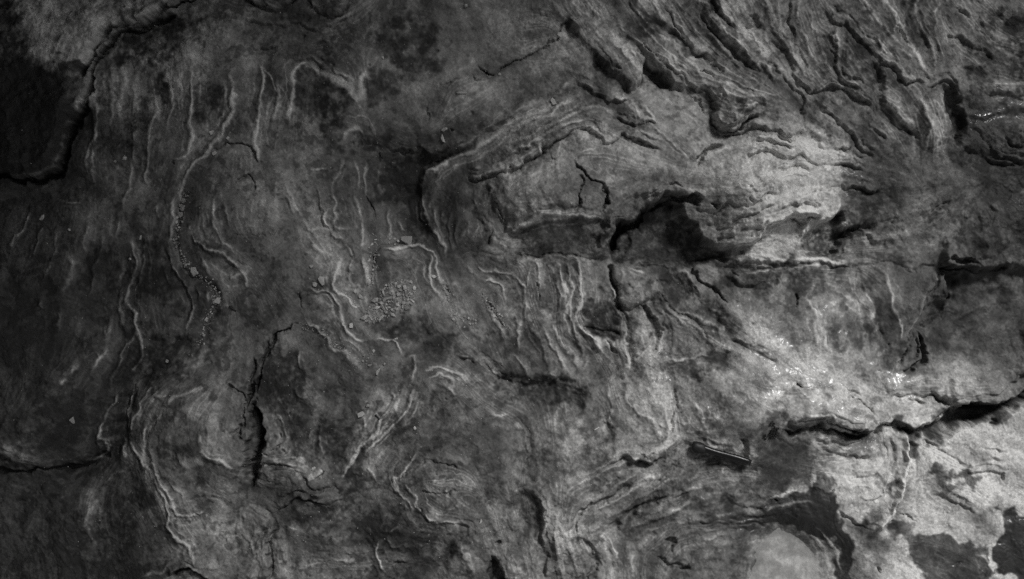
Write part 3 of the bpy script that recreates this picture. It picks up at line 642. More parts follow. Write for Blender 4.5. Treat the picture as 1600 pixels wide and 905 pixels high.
# ------------------------------------------------------------------ right
PG('p', [(1064, 318), (1085, 302), (1120, 300), (1200, 290), (1290, 300), (1314, 320), (1296, 338), (1262, 336), (1220, 350), (1180, 378), (1140, 392), (1128, 380), (1100, 372), (1085, 352), (1070, 340)], dh=19, alb=.15, soft=9)
for q in ([(1000, 210), (1060, 180), (1120, 190), (1180, 150)], [(860, 60), (920, 90), (990, 60), (1060, 70), (1150, 30)], [(900, 140), (980, 150), (1040, 120), (1130, 110), (1230, 60)], [(930, 230), (990, 200), (1050, 220)], [(1040, 20), (1110, 40), (1180, 10), (1260, 20)]):
    ST('b3', 'N', 6, q, w=2.2, Lh=12, Ll=10, g=.5, alb=.15)
CR('b3', 8, 4, [(925, 45), (940, 65), (948, 80)])
ST('b4', 'N', 14, [(-190, 268), (-100, 245), (-60, 215), (0, 170), (60, 145), (150, 130), (210, 105), (260, 82)], w=2.4, Lh=20, Ll=22, g=.35)
RG('b4', 8, 6, [(130, 235), (165, 175), (215, 125), (300, 110), (335, 75)], .6)
PG('b4', [(150, 225), (190, 155), (250, 128), (340, 112), (360, 170), (430, 180), (330, 235), (290, 295), (200, 285)], dh=-18, alb=-.9, soft=14)  # cavity shade painted near black
PG('b4', [(0, 170), (90, 150), (150, 140), (130, 220), (90, 310), (0, 310)], dh=-6, alb=.0, soft=14)
for q in ([(300, 322), (325, 260), (360, 215), (440, 190), (505, 198)], [(500, 190), (498, 270)], [(420, 180), (500, 175), (560, 160), (610, 130)], [(700, 150), (760, 120), (820, 70), (860, 30)]):
    ST('b4', 'R' if q[0][0] == 300 else 'S', 7, q, w=2.6, Lh=16, Ll=14, g=.4)
PG('b4', [(370, 20), (480, 10), (560, 60), (520, 140), (420, 160), (350, 120)], alb=-.5, soft=26)
RG('b4', 2, 8, [(345, 140), (370, 160), (400, 165)], .5)
RG('b4', 4, 7, [(-190, 328), (-60, 330), (0, 325), (100, 320), (200, 310), (260, 325), (290, 338), (380, 340)], .8)
ST('b4', 'N', 4, [(-150, 345), (-60, 348), (0, 345), (100, 345), (190, 335), (290, 350), (385, 348)], w=2.4, Lh=12, Ll=22, g=.35)
ST('b4', 'N', 1.6, [(380, 346), (520, 345), (660, 348), (810, 350)], w=1.8, Lh=20, Ll=16, g=.3)
ST('b4', 'N', 24, [(790, 352), (840, 350), (960, 352), (1060, 352), (1125, 350), (1170, 340)], w=2.2, Lh=34, Ll=40, g=.25)
ST('b4', 'W', 17, [(838, 360), (850, 440), (862, 500), (850, 540)], w=2.2, Lh=16, Ll=22, g=.3, alb=.2)
PG('b4', [(860, 540), (770, 535), (730, 600), (715, 640), (770, 640), (840, 590)], dh=-7, alb=-.35, soft=10)
ST('b4', 'W', 5, [(790, 360), (780, 430), (742, 500), (745, 560), (710, 620), (680, 660), (660, 720), (632, 800), (605, 870)], w=2, Lh=14, Ll=14, g=.3, alb=.5)
CR('b4', 9, 4.5, [(720, 655), (742, 720), (752, 780), (700, 825), (625, 858)])
CR('b4', 6, 3, [(700, 675), (712, 740), (700, 802)])
CR('b4', 4, 2.4, [(670, 715), (640, 790), (610, 850)])
ST('b4', 'W', 6, [(410, 360), (440, 460), (490, 540), (502, 620), (512, 720), (512, 870)], w=5, Lh=24, Ll=20, g=.3)
PG('b4', [(450, 450), (560, 500), (640, 600), (640, 780), (520, 800), (500, 620)], alb=-.35, soft=26)
for q, a in (([(500, 345), (560, 430), (600, 510), (622, 620), (638, 730)], .4), ([(150, 470), (200, 550), (217, 650), (210, 750)], .4), ([(240, 570), (250, 680), (262, 740), (300, 800)], .5), ([(220, 520), (230, 620), (245, 700)], .3), ([(470, 470), (530, 590)], .3), ([(900, 580), (1000, 560), (1100, 530)], .2), ([(30, 450), (50, 400), (60, 370)], .3)):
    RG('b4', 2.0, 4.5, q, a)
CR('b4', 5, 3, [(122, 478), (112, 520), (104, 555)])
PG('b4', [(120, 360), (330, 350), (340, 420), (220, 510), (120, 450)], alb=-.7, soft=34)
PG('b4', [(0, 350), (110, 350), (130, 420), (60, 430), (0, 420)], dh=-4, alb=-.5, soft=18)
PG('b4', [(240, 500), (340, 480), (480, 520), (480, 590), (320, 580), (250, 600)], dh=2, alb=.65, soft=26)
PG('b4', [(270, 620), (420, 600), (460, 680), (400, 730), (290, 720)], alb=-.5, soft=30)
PG('b4', [(850, 370), (1250, 370), (1250, 700), (1000, 740), (850, 740), (760, 640), (860, 540)], dh=-13, alb=-.3, soft=26)
PG('b4', [(950, 690), (1250, 560), (1250, 950), (760, 950), (780, 800)], alb=.25, soft=40)
PG('b4', [(-60, 690), (120, 740), (300, 770), (430, 800), (480, 905), (400, 1100), (-30, 1080), (-200, 1010), (-130, 800)], alb=.25, wet=.62, soft=36)
PG('b4', [(150, 510), (420, 600), (520, 760), (420, 860), (200, 780), (60, 700)], wet=.4, soft=30)
PG('b4', [(540, 870), (620, 860), (760, 880), (780, 960), (640, 990), (560, 960)], alb=.1, wet=.6, soft=20)
for q in ([(860, 130), (900, 180), (880, 260)], [(1040, 40), (1055, 120), (1050, 200)]):
    ST('b4', 'W', 5, q, w=4, Lh=20, Ll=14, g=.2)
PG('b4', [(1130, 170), (1250, 150), (1250, 250), (1160, 260)], dh=-6, alb=-.4, soft=20)
PG('b4', [(600, 60), (820, 90), (900, 200), (800, 310), (600, 300), (540, 200)], alb=.2, soft=50)
PG('b4', [(900, 10), (1010, 30), (1040, 200), (960, 280), (880, 150)], alb=-.25, soft=30)

# ------------------------------------------------------------------ lower left
ST('c1', 'N', 12, [(-60, 250), (0, 305), (50, 345), (100, 380), (150, 396), (200, 392)], w=3.5, Lh=40, Ll=14, g=.3, alb=.2)
PG('c1', [(0, 230), (80, 250), (170, 300), (200, 370), (150, 385), (90, 360), (0, 300)], alb=.8, soft=24)
CR('c1', 6, 4, [(-60, 400), (0, 402), (100, 406), (200, 405), (300, 400), (380, 382), (440, 350), (475, 300)], 1)
PG('c1', [(300, 395), (430, 340), (490, 240), (530, 130), (570, 50), (620, 20), (590, 120), (560, 240), (520, 340), (420, 410), (330, 430)], dh=-9, alb=-.6, soft=20)
PG('c1', [(200, 60), (400, 50), (440, 150), (420, 280), (330, 350), (220, 330), (160, 200)], alb=-.4, soft=36)
for q, w, a in (([(525, 20), (500, 100), (450, 170), (440, 250), (465, 285), (440, 340), (380, 370)], 4, .5), ([(640, -10), (590, 70), (572, 150), (560, 235)], 4, .6), ([(730, 10), (700, 50), (650, 110), (600, 180), (582, 240)], 4.5, .5), ([(780, 40), (730, 80), (700, 110)], 4, .3),
             ([(570, 250), (600, 310), (650, 370), (690, 420), (720, 470), (760, 540), (790, 600), (790, 660), (830, 730), (880, 760), (910, 800), (922, 845)], 4.5, .65), ([(950, 10), (850, 50), (780, 90), (740, 160), (690, 230), (690, 300), (702, 370), (740, 460), (790, 530), (832, 606), (880, 606), (965, 578)], 4.5, .5),
             ([(540, 250), (545, 310), (545, 375)], 6, .7), ([(580, 260), (600, 320), (640, 340)], 5, .4), ([(955, 190), (940, 270), (960, 330), (1010, 355), (1075, 362), (1115, 395)], 6, .6), ([(815, 290), (840, 360), (850, 420)], 4, .25), ([(760, 440), (800, 460), (850, 495)], 4, .25), ([(380, 540), (395, 600), (370, 670), (400, 740), (430, 800)], 7, .4), ([(150, 160), (110, 220)], 5, .2),
             ([(1140, 700), (1160, 750), (1187, 780)], 4, .3), ([(460, 180), (430, 260), (445, 310)], 3, .3), ([(470, 480), (540, 400), (560, 360)], 5, .3), ([(620, 900), (680, 880), (740, 870), (800, 840), (850, 800)], 5, .4), ([(700, 190), (660, 230), (650, 280)], 4, .3)):
    RG('c1', 2.6, w, q, a)
for q, hi in (([(560, 250), (592, 310), (642, 370), (682, 420), (712, 470), (752, 540), (782, 600), (782, 660), (822, 735), (875, 768)], 'E'), ([(780, 90), (740, 160), (690, 230), (685, 300), (695, 370), (732, 460), (782, 530), (826, 612)], 'E'), ([(955, 190), (940, 270), (960, 335), (1010, 362), (1075, 370)], 'E'), ([(640, -10), (585, 70), (566, 150), (555, 235)], 'E'), ([(525, 20), (505, 100), (455, 170), (447, 250)], 'W')):
    ST('c1', hi, 4.5, q, w=2.2, g=.2, Lh=18, Ll=14)
CR('c1', 4, 1.8, [(1040, 12), (1110, 15), (1145, 40), (1135, 140), (1110, 210), (1122, 250), (1142, 262)])
CR('c1', 9, 3.5, [(1190, -20), (1160, 60), (1150, 110)])
ST('c1', 'N', 8, [(780, 910), (820, 872), (870, 850), (910, 856), (960, 882), (1000, 915)], w=2, Lh=16, Ll=22, g=.5, alb=.3)
CR('c1', 2.5, 1.6, [(870, 605), (930, 598), (960, 582)])
PG('c1', [(470, 470), (600, 450), (700, 500), (740, 580), (600, 600), (480, 580)], alb=-.45, soft=26)
PG('c1', [(600, 620), (760, 620), (800, 720), (700, 760), (600, 700)], alb=-.3, soft=26)
PG('c1', [(430, 740), (600, 760), (620, 860), (500, 905), (430, 860)], alb=-.35, soft=30)
PG('c1', [(340, 520), (400, 540), (420, 640), (370, 690), (320, 620)], alb=.5, soft=26)
PG('c1', [(780, 90), (940, 30), (1130, 30), (1120, 240), (1130, 350), (1000, 350), (940, 280), (930, 200), (800, 250), (720, 200)], alb=.25, soft=24)
PG('c1', [(840, 260), (920, 250), (980, 360), (1020, 440), (950, 470), (860, 400)], alb=-.45, soft=26)

# ------------------------------------------------------------------ lower, left of the middle
PG('p', [(391, 640), (402, 634), (411, 660), (414, 690), (405, 716), (398, 740), (392, 757), (387, 745), (390, 715), (386, 690), (391, 665)], dh=-16, soft=4)
CR('c2', 14, 5, [(-8, 60), (8, 130), (28, 200), (30, 270), (8, 345), (-8, 395), (-12, 450)], .4)
ST('c2', 'S', 8, [(-10, 385), (60, 393), (130, 400), (190, 410), (225, 450), (250, 490), (330, 495), (405, 502)], w=1.8, Lh=18, Ll=14, g=.4)
ST('c2', 'N', 9, [(80, 572), (150, 560), (200, 530), (280, 535), (350, 542), (425, 525)], w=1.8, Lh=22, Ll=14, g=.4, alb=.2)
PG('c2', [(20, 100), (80, 130), (130, 180), (150, 260), (230, 330), (312, 372), (290, 420), (240, 450), (190, 410), (100, 395), (14, 375), (38, 270), (30, 190)], dh=3, alb=.55, soft=8)
RG('c2', 2.5, 3.5, [(70, 108), (125, 145), (135, 215), (150, 262)], .4)
CR('c2', 3, 2, [(138, 268), (100, 300), (68, 334)])
CR('c2', 2.5, 1.6, [(18, 328), (50, 335), (72, 348)])
CR('c2', 3, 2, [(108, 225), (112, 245)]); CR('c2', 3, 2, [(135, 300), (138, 325)])
CR('c2', 4, 2.6, [(262, 455), (270, 430), (298, 410), (300, 392), (280, 380)])
for q, w, a in (([(745, -10), (722, 80), (690, 150), (640, 200), (560, 260), (520, 310), (512, 352)], 4, .5), ([(670, 50), (662, 110), (590, 160), (560, 220), (500, 270), (450, 340), (410, 410), (396, 455)], 4.5, .75), ([(620, 0), (650, 60), (640, 120)], 3, .35), ([(325, 160), (305, 260), (317, 345)], 4, .3), ([(230, 260), (300, 195)], 2, .3),
             ([(755, 310), (720, 370), (680, 410), (650, 430), (662, 500)], 3.5, .5), ([(700, 450), (740, 510), (745, 570), (780, 610), (830, 640), (940, 635)], 4, .55), ([(610, 400), (650, 470), (690, 540), (722, 580), (708, 622)], 4, .45), ([(660, 430), (670, 490), (690, 510)], 3, .4), ([(900, 0), (950, 45)], 4, .5), ([(1060, 90), (1100, 130), (1187, 140)], 6, .35),
             ([(590, 710), (555, 760), (570, 810), (620, 880)], 3, .5), ([(330, 800), (420, 826), (500, 820)], 4, .4), ([(910, 760), (980, 800), (1040, 905)], 6, .5), ([(960, 700), (950, 750), (1000, 850)], 6, .4), ([(130, 660), (180, 670), (205, 690)], 4, .3), ([(480, 380), (560, 420), (600, 470)], 5, .25), ([(180, 0), (240, 60), (330, 50)], 5, .15), ([(500, 130), (505, 220)], 3, .3),
             ([(560, 660), (640, 665), (660, 650)], 4, .35), ([(690, 690), (650, 650), (610, 700), (660, 750), (720, 730)], 4, .3)):
    RG('c2', 2.2, w, q, a)
ST('c2', 'W', 4, [(655, 110), (583, 160), (553, 220), (493, 270), (443, 340), (403, 410), (390, 455)], w=2.4, Lh=16, Ll=12, g=.2)
PG('c2', [(320, 220), (480, 200), (500, 260), (420, 380), (330, 360)], dh=-2, alb=-.6, soft=20)
PG('c2', [(480, 300), (520, 320), (500, 400), (430, 480), (400, 440)], dh=-3, alb=-.5, soft=16)
PG('c2', [(20, 0), (180, 0), (260, 110), (300, 200), (200, 250), (150, 170), (90, 110)], alb=-.45, soft=20)
PG('c2', [(640, 200), (720, 130), (800, 150), (760, 220), (660, 260), (560, 320)], alb=-.45, soft=16)
CR('c2', 2.5, 1.8, [(790, 370), (870, 362), (920, 375), (942, 412)])
CR('c2', 2, 1.6, [(750, 512), (820, 490), (950, 490)])
ST('c2', 'S', 4, [(620, 430), (700, 420), (780, 375), (870, 362)], w=2, Lh=14, Ll=12)
ST('c2', 'N', 4, [(745, 515), (760, 590), (830, 645), (945, 640), (972, 645), (976, 695)], w=2, Lh=16, Ll=12, g=.3)
PG('c2', [(760, 660), (870, 660), (880, 730), (820, 760), (740, 740)], dh=-3, alb=-.5, soft=16)
PG('c2', [(820, 850), (900, 760), (940, 700), (920, 770), (860, 850)], dh=-5, alb=-.4, soft=14)
PG('c2', [(1095, 800), (1130, 850), (1160, 930), (1100, 930)], dh=-14, alb=-.4, soft=8)
ST('c2', 'E', 10, [(1092, 795), (1118, 850), (1150, 920)], w=2.2, Lh=16, Ll=16, g=.4)
PG('c2', [(90, 590), (250, 560), (380, 580), (330, 620), (200, 660), (100, 680)], dh=-3, alb=-.5, soft=16)
ST('c2', 'W', 12, [(-30, 560), (20, 580), (60, 620), (78, 660), (48, 720), (42, 820), (45, 930)], w=2.6, Lh=30, Ll=16, g=.3)
PG('c2', [(-30, 580), (40, 610), (70, 660), (40, 720), (35, 930), (-40, 930)], alb=.25, soft=10)
ST('c2', 'N', 5, [(600, 860), (625, 835), (660, 822), (725, 826)], w=2, g=.4, Lh=12, Ll=12)
PG('c2', [(480, 620), (700, 600), (740, 680), (640, 740), (480, 720)], alb=-.4, soft=26)
PG('c2', [(560, 820), (780, 780), (820, 860), (700, 930), (560, 930)], alb=-.35, soft=26)
PG('c2', [(200, 580), (360, 580), (420, 640), (360, 720), (240, 700)], alb=.2, dh=3, soft=26)
CR('c2', 4, 4, [(1120, 740), (1140, 770)])
PG('c2', [(800, 330), (1000, 300), (1050, 400), (960, 480), (800, 470)], alb=.15, soft=30)

# ------------------------------------------------------------------ lower middle
ST('c3', 'W', 5, [(-10, 170), (50, 210), (85, 260), (88, 310), (72, 360), (70, 415)], w=2.2, Lh=20, Ll=14, g=.3, alb=.4)
CR('c3', 2.5, 1.8, [(80, 255), (88, 310), (70, 360), (70, 420)], 1)
ST('c3', 'E', 9, [(90, 480), (130, 550), (152, 610), (140, 720), (150, 800), (168, 930)], w=2.6, Lh=24, Ll=22, g=.25)
PG('c3', [(0, 470), (80, 500), (130, 590), (80, 690), (0, 690)], dh=-5, alb=-.35, soft=20)
RG('c3', 3, 8, [(140, 520), (165, 600), (130, 680), (100, 740)], .3)
PG('c3', [(180, 190), (400, 200), (430, 270), (300, 310), (200, 260)], dh=2, alb=.5, soft=34)
for q, w, a in (([(400, 0), (450, 70), (457, 150), (462, 210)], 3.5, .5), ([(540, -20), (530, 60), (570, 130), (640, 170), (700, 200)], 4, .45), ([(610, -10), (660, 90), (692, 170)], 5, .35), ([(520, 318), (560, 325), (600, 325), (650, 335), (700, 322)], 4, .6), ([(650, 340), (655, 360)], 3, .4), ([(710, 250), (712, 400)], 3, .3),
             ([(820, 60), (860, 110), (880, 170), (912, 208)], 4.5, .7), ([(880, 80), (930, 150), (975, 190)], 4, .3), ([(910, 230), (960, 270), (1010, 290)], 4, .5), ([(890, 230), (900, 260), (920, 280)], 3, .3),
             ([(730, 810), (740, 750), (780, 700), (850, 685), (920, 690), (1010, 722)], 4, .4), ([(860, 740), (940, 730), (1030, 715)], 4, .4), ([(400, 715), (440, 720), (430, 750)], 4, .4), ([(440, 690), (480, 760), (500, 800), (470, 830)], 5, .35), ([(540, 740), (555, 830), (550, 920)], 6, .35), ([(545, 590), (600, 600), (700, 560)], 5, .3), ([(730, 545), (790, 540), (830, 520)], 4, .3), ([(980, 380), (985, 440)], 4, .5)):
    RG('c3', 2.6, w, q, a)
CR('c3', 4, 2.6, [(768, 25), (745, 130), (722, 230)], 1)
PG('c3', [(430, 170), (470, 210), (465, 270), (440, 340), (415, 365), (430, 290)], dh=-4, alb=-.4, soft=10)
ST('c3', 'N', 8, [(700, 330), (650, 345), (600, 340), (540, 335), (480, 350), (430, 370), (412, 400)], w=2.4, Lh=22, Ll=18, g=.3)
PG('c3', [(470, 340), (560, 330), (640, 345), (600, 375), (500, 375)], dh=-4, alb=-.45, soft=12)
for q, dp, w in (([(555, 455), (480, 500), (420, 540), (370, 560), (310, 600), (288, 650), (280, 700)], 6, 6), ([(280, 700), (330, 760), (368, 830), (372, 870), (330, 920)], 8, 6), ([(725, 510), (650, 540), (600, 580), (520, 622)], 8, 7), ([(720, 520), (735, 545), (790, 530), (840, 515)], 3, 4), ([(1000, 375), (930, 378), (860, 425)], 4, 5), ([(820, 340), (770, 360), (720, 400)], 3, 3), ([(500, 620), (490, 680), (530, 700)], 6, 8)):
    CR('c3', dp, w, q, 1.4)
for q in ([(700, 400), (620, 440), (540, 500), (460, 540), (390, 580), (330, 610)], [(830, 380), (740, 430), (660, 480), (580, 530), (490, 600), (420, 630)], [(800, 420), (720, 480)], [(920, 380), (850, 430), (780, 470)], [(540, 400), (470, 440), (420, 480), (380, 530)], [(900, 480), (800, 500)], [(850, 560), (720, 590), (600, 650), (520, 690)], [(690, 650), (620, 690), (540, 720)],
          [(460, 630), (400, 670), (330, 690)], [(320, 600), (306, 690), (330, 750), (380, 820)], [(240, 620), (260, 720), (300, 820), (340, 905)], [(200, 640), (200, 740), (230, 830), (250, 920)], [(560, 360), (500, 410), (450, 420)]):
    RG('c3', 3, 5, q, .3)
PG('c3', [(530, 350), (720, 330), (830, 370), (740, 450), (600, 520), (420, 600), (330, 640), (400, 540), (480, 460)], alb=.05, soft=22)
CR('c3', 10, 6, [(735, 800), (738, 745), (765, 705)])
PG('c3', [(770, 800), (800, 785), (828, 810), (820, 850), (780, 850), (762, 825)], dh=7, alb=.1, soft=12)
CR('c3', 5, 4, [(690, 780), (710, 840), (765, 825)])
CR('c3', 6, 4, [(760, 850), (790, 862), (830, 855)])
PG('c3', [(1040, 250), (1075, 260), (1105, 350), (1080, 350), (1050, 300)], dh=-7, alb=-.4, soft=8)
PG('c3', [(960, 180), (1100, 190), (1110, 280), (1020, 300), (960, 230)], alb=-.3, soft=16)
PG('c3', [(830, 480), (980, 500), (1187, 600), (1300, 640), (1200, 700), (1000, 690), (860, 640), (760, 600)], dh=-2, alb=-.5, wet=.3, soft=34)
for q in ([(860, 640), (950, 650), (1060, 630), (1187, 612), (1300, 590)], [(900, 670), (1020, 670), (1120, 655), (1220, 640)], [(960, 520), (1060, 560), (1187, 570)], [(1000, 680), (1090, 690), (1160, 670)]):
    ST('c3', 'N', 4, q, w=3, Lh=14, Ll=12, g=.3)
PG('c3', [(720, 0), (820, 40), (800, 200), (740, 260), (700, 200)], alb=.15, soft=20)
for q in ([(880, 300), (960, 330), (1060, 358)],):
    RG('c3', 2.4, 4, [(x, y - 34) for x, y in q], .5)
RG('c3', 2, 4, [(930, 372), (1000, 368), (1080, 385)], .5)
PG('c3', [(820, 270), (880, 300), (1090, 370), (1040, 380), (900, 350), (830, 310)], dh=-3, alb=-.3, soft=10)  # bed of the twig, with its shadow painted in
PG('p', [(1100, 640), (1150, 625), (1190, 640), (1185, 700), (1150, 690)], wet=.7, soft=24)

# ------------------------------------------------------------------ lower right
ST('c4', 'S', 9, [(20, 60), (60, 40), (100, 0), (130, 15), (180, 20), (240, 30), (320, 8), (350, 40), (380, 75), (430, 100), (495, 165)], w=1.8, Lh=22, Ll=14, g=.5)
CR('c4', 12, 4, [(100, -2), (120, 12)], .2)
CR('c4', 5, 2.4, [(335, 15), (380, 35), (415, 58)])
ST('c4', 'N', 12, [(110, 165), (200, 165), (280, 155), (350, 180), (420, 205), (480, 222), (530, 215), (585, 192)], w=2, Lh=22, Ll=16, g=.5)
ST('c4', 'N', 14, [(60, 190), (100, 215), (160, 225), (240, 195), (300, 205), (380, 225), (450, 240), (525, 232)], w=2.4, Lh=12, Ll=18, g=.4)
PG('c4', [(80, 170), (140, 180), (240, 185), (380, 215), (500, 235), (400, 245), (260, 210), (150, 235), (90, 220)], dh=-12, alb=-.5, soft=14)
PG('c4', [(570, 200), (620, 225), (690, 235), (740, 190), (800, 160), (860, 120), (940, 98), (1040, 93), (1130, 78), (1300, -20), (1300, 40), (1180, 90), (1090, 145), (980, 180), (900, 195), (840, 215), (720, 235), (660, 250), (600, 235)], dh=-30, alb=-.9, soft=14)  # crack's shadow band, darkened in colour as well as sunk
ST('c4', 'N', 16, [(860, 112), (940, 97), (1040, 92), (1130, 78), (1300, -20)], w=3, Lh=30, Ll=20, g=.3)
ST('c4', 'N', 10, [(570, 75), (630, 42), (700, 55), (770, 45), (820, 78), (860, 102)], w=2.2, Lh=20, Ll=16, g=.5)
CR('c4', 7, 4, [(655, 78), (700, 85), (745, 82)])
CR('c4', 9, 6, [(770, 48), (820, 78), (870, 108)])
RG('c4', 3, 5, [(560, 205), (600, 220), (640, 225)], .8)
RG('c4', 4, 6, [(640, 215), (700, 200), (760, 175), (830, 155), (860, 130)], .5)
CR('c4', 5, 3, [(520, 225), (560, 200), (580, 190)])
for q in ([(240, 290), (320, 320), (420, 345), (500, 340)], [(200, 255), (300, 270), (400, 265), (480, 260)], [(460, 300), (475, 260), (500, 245)], [(100, 250), (200, 290)], [(20, 200), (60, 260), (130, 300)]):
    ST('c4', 'N', 5, q, w=2.4, Lh=14, Ll=12, g=.3)
PG('c4', [(-40, 130), (80, 180), (240, 240), (470, 260), (510, 330), (420, 350), (240, 320), (210, 420), (120, 470), (0, 460), (-60, 300)], alb=-.55, wet=.5, soft=24)
# edge of the pale slab and the dark wet film left of it
PG('c4', [(235, 340), (360, 345), (470, 350), (540, 300), (520, 250), (600, 240), (640, 245), (740, 245), (860, 225), (1000, 190), (1100, 150), (1300, 60), (1300, 560), (1100, 640), (1100, 700), (1060, 800), (1020, 880), (1000, 940), (380, 940), (370, 800), (330, 700), (300, 600), (330, 560), (310, 500), (240, 488), (195, 450)], alb=.62, soft=8)
PG('c4', [(0, 560), (120, 480), (320, 500), (335, 560), (290, 605), (330, 700), (372, 800), (380, 930), (340, 930), (280, 760), (180, 670), (0, 640)], alb=-1.1, wet=.4, soft=7)
RG('c4', .5, 7, [(0, 592), (80, 562), (150, 545), (222, 540)], 1.3)
for q in ([(180, 640), (260, 700), (320, 790), (350, 905)], [(250, 690), (300, 760), (335, 850)], [(200, 700), (270, 800), (300, 905)]):
    RG('c4', 1, 3, q, .9)
PG('c4', [(545, 665), (600, 590), (690, 620), (722, 712), (790, 705), (880, 710), (960, 720), (1010, 780), (1022, 860), (1000, 940), (745, 940), (740, 870), (700, 830), (690, 770), (630, 720), (590, 745)], alb=-1.25, wet=.5, soft=9)
PG('c4', [(600, 590), (690, 620), (720, 700), (690, 760), (630, 718), (590, 740), (550, 670)], alb=.7, soft=10)
PG('c4', [(1045, 570), (1090, 540), (1140, 525), (1160, 600), (1300, 660), (1300, 940), (1100, 900), (1060, 850), (1060, 800), (1092, 740), (1102, 660)], alb=-1.6, wet=.4, soft=9)
PG('c4', [(730, 370), (800, 420), (880, 440), (940, 410), (1010, 440), (980, 470), (880, 495), (800, 490), (750, 440)], alb=-1.1, soft=14)
PG('c4', [(800, 420), (880, 430), (960, 420), (900, 470)], dh=-3, soft=12)
PG('c4', [(230, 420), (290, 412), (298, 470), (235, 478)], alb=-.8, soft=8)
PG('c4', [(520, 435), (600, 432), (592, 462), (520, 462)], alb=-.9, soft=10)
PG('c4', [(640, 280), (690, 290), (660, 350), (640, 340)], dh=-5, alb=-.9, soft=8)
PG('c4', [(350, 570), (460, 560), (520, 600), (480, 670), (400, 630)], alb=-.4, soft=24)
PG('c4', [(380, 660), (540, 700), (520, 790), (440, 860), (380, 780)], alb=-.45, soft=24)
PG('c4', [(940, 600), (1060, 640), (1050, 740), (960, 720), (900, 680)], alb=-.3, soft=24)
PG('c4', [(1000, 380), (1100, 390), (1187, 430), (1187, 540), (1050, 520)], alb=-.35, soft=30)
ST('c4', 'W', 7, [(605, 235), (632, 300), (642, 375), (625, 430), (615, 500), (585, 590), (545, 650), (492, 692)], w=2, Lh=9, Ll=16, g=.25, alb=.3)
PG('c4', [(560, 260), (680, 270), (700, 400), (660, 560), (560, 700), (470, 720), (520, 600), (580, 450)], alb=-.35, soft=22)
RG('c4', 9, 5, [(600, 240), (625, 300), (632, 370), (612, 440), (602, 510), (568, 590), (530, 650), (480, 700)], 1.1, 4.5)
ST('c4', 'NE', 4, [(325, 580), (400, 640), (450, 672), (495, 685)], w=1.6, Lh=14, Ll=10, g=.4)
CR('c4', 2.2, 1.6, [(600, 580), (650, 590), (700, 625)])
CR('c4', 4, 3, [(485, 850), (505, 865), (516, 895)])
CR('c4', 2, 2, [(830, 842), (870, 840), (918, 832)])
RG('c4', 2, 5, [(940, 770), (1000, 810), (1060, 860)], .5)
for q in ([(700, 250), (780, 290), (860, 330), (950, 370)], [(740, 470), (820, 510), (900, 550), (960, 600)], [(860, 260), (940, 300), (1040, 340), (1100, 350)], [(420, 540), (500, 510), (560, 480)], [(380, 440), (460, 430), (540, 430)], [(900, 400), (1000, 400), (1100, 425)], [(560, 260), (575, 330), (570, 400)], [(520, 270), (545, 330), (530, 390)]):
    ST('c4', 'N', 4, q, w=2.6, Lh=16, Ll=13, g=.25)
CR('c4', 4, 4, [(1080, 425), (1100, 430)])
CR('c4', 4, 3, [(45, 545), (50, 530)])

# ------------------------------------------------------------------ the pool's bed
POOL = conv('c3', [(1056, 1080), (1060, 980), (1085, 880), (1118, 800), (1150, 745), (1200, 712)]) + conv('c4', [(60, 680), (110, 688), (180, 700), (250, 742), (310, 810), (350, 905), (365, 1000), (362, 1080)])
H += 24 * sstep((PY - 912) / 26) * np.exp(-((PX - 1235) / 120) ** 4)   # far lip of the basin
PG('p', POOL, dh=-14, soft=70, alb=0.6, asoft=60, wet=.6)

# ------------------------------------------------------------------ grain of the rock: streaks that follow the laminae
TX += 1e-4; 
bx = gblur(TX, 26) + 0.35 * gblur(TX, 70); by = gblur(TY, 26) + 0.35 * gblur(TY, 70)
nrm = np.hypot(bx, by)
prior_th = np.where(PX < 700, math.radians(97), np.where(PX < 1250, math.radians(60), math.radians(20)))
prior_th = gblur(prior_th, 60) + 0.35 * noise(120, 31)
k0 = np.percentile(nrm, 25)
bx += k0 * np.cos(2 * prior_th); by += k0 * np.sin(2 * prior_th)
TH = 0.5 * np.arctan2(by, bx)
DX, DY = np.cos(TH), np.sin(TH)


def streaks(src, length, q=1):
    """smear a random field along the grain (line integral); q = coarser stride"""
    dxa, dya, a = DX[::q, ::q], DY[::q, ::q], src[::q, ::q]
    ny, nx = a.shape
    acc = a.copy()
    for sg in (1.0, -1.0):
        fx, fy = np.meshgrid(np.arange(nx, dtype=np.float32), np.arange(ny, dtype=np.float32))
        pdx, pdy = sg * dxa, sg * dya
        for k in range(length):
            i = np.clip(fx.astype(np.int32), 0, nx - 1); j = np.clip(fy.astype(np.int32), 0, ny - 1)
            dx, dy = dxa[j, i], dya[j, i]
            f = np.where(dx * pdx + dy * pdy < 0, -1.0, 1.0)
            pdx, pdy = dx * f, dy * f
            fx += 1.2 * pdx; fy += 1.2 * pdy
            i = np.clip(fx.astype(np.int32), 0, nx - 1); j = np.clip(fy.astype(np.int32), 0, ny - 1)
            acc += a[j, i]
    if q > 1:
        iy = np.clip(np.arange(NY) / q, 0, ny - 1.001); ix = np.clip(np.arange(NX) / q, 0, nx - 1.001)
        j = iy.astype(int); i = ix.astype(int); v = (iy - j)[:, None]; u = (ix - i)[None, :]
        acc = (acc[j][:, i] * (1 - u) + acc[j][:, i + 1] * u) * (1 - v) + (acc[j + 1][:, i] * (1 - u) + acc[j + 1][:, i + 1] * u) * v
    acc -= acc.mean()
    return acc / acc.std()


L_fine = gblur(streaks(noise(3.2, 41), 14), 0.7)
L_mid = gblur(streaks(noise(11, 42), 20, 2), 1.2)
L_long = gblur(streaks(noise(20, 43), 44, 2), 1.2)
L_fine /= L_fine.std(); L_mid /= L_mid.std(); L_long /= L_long.std()

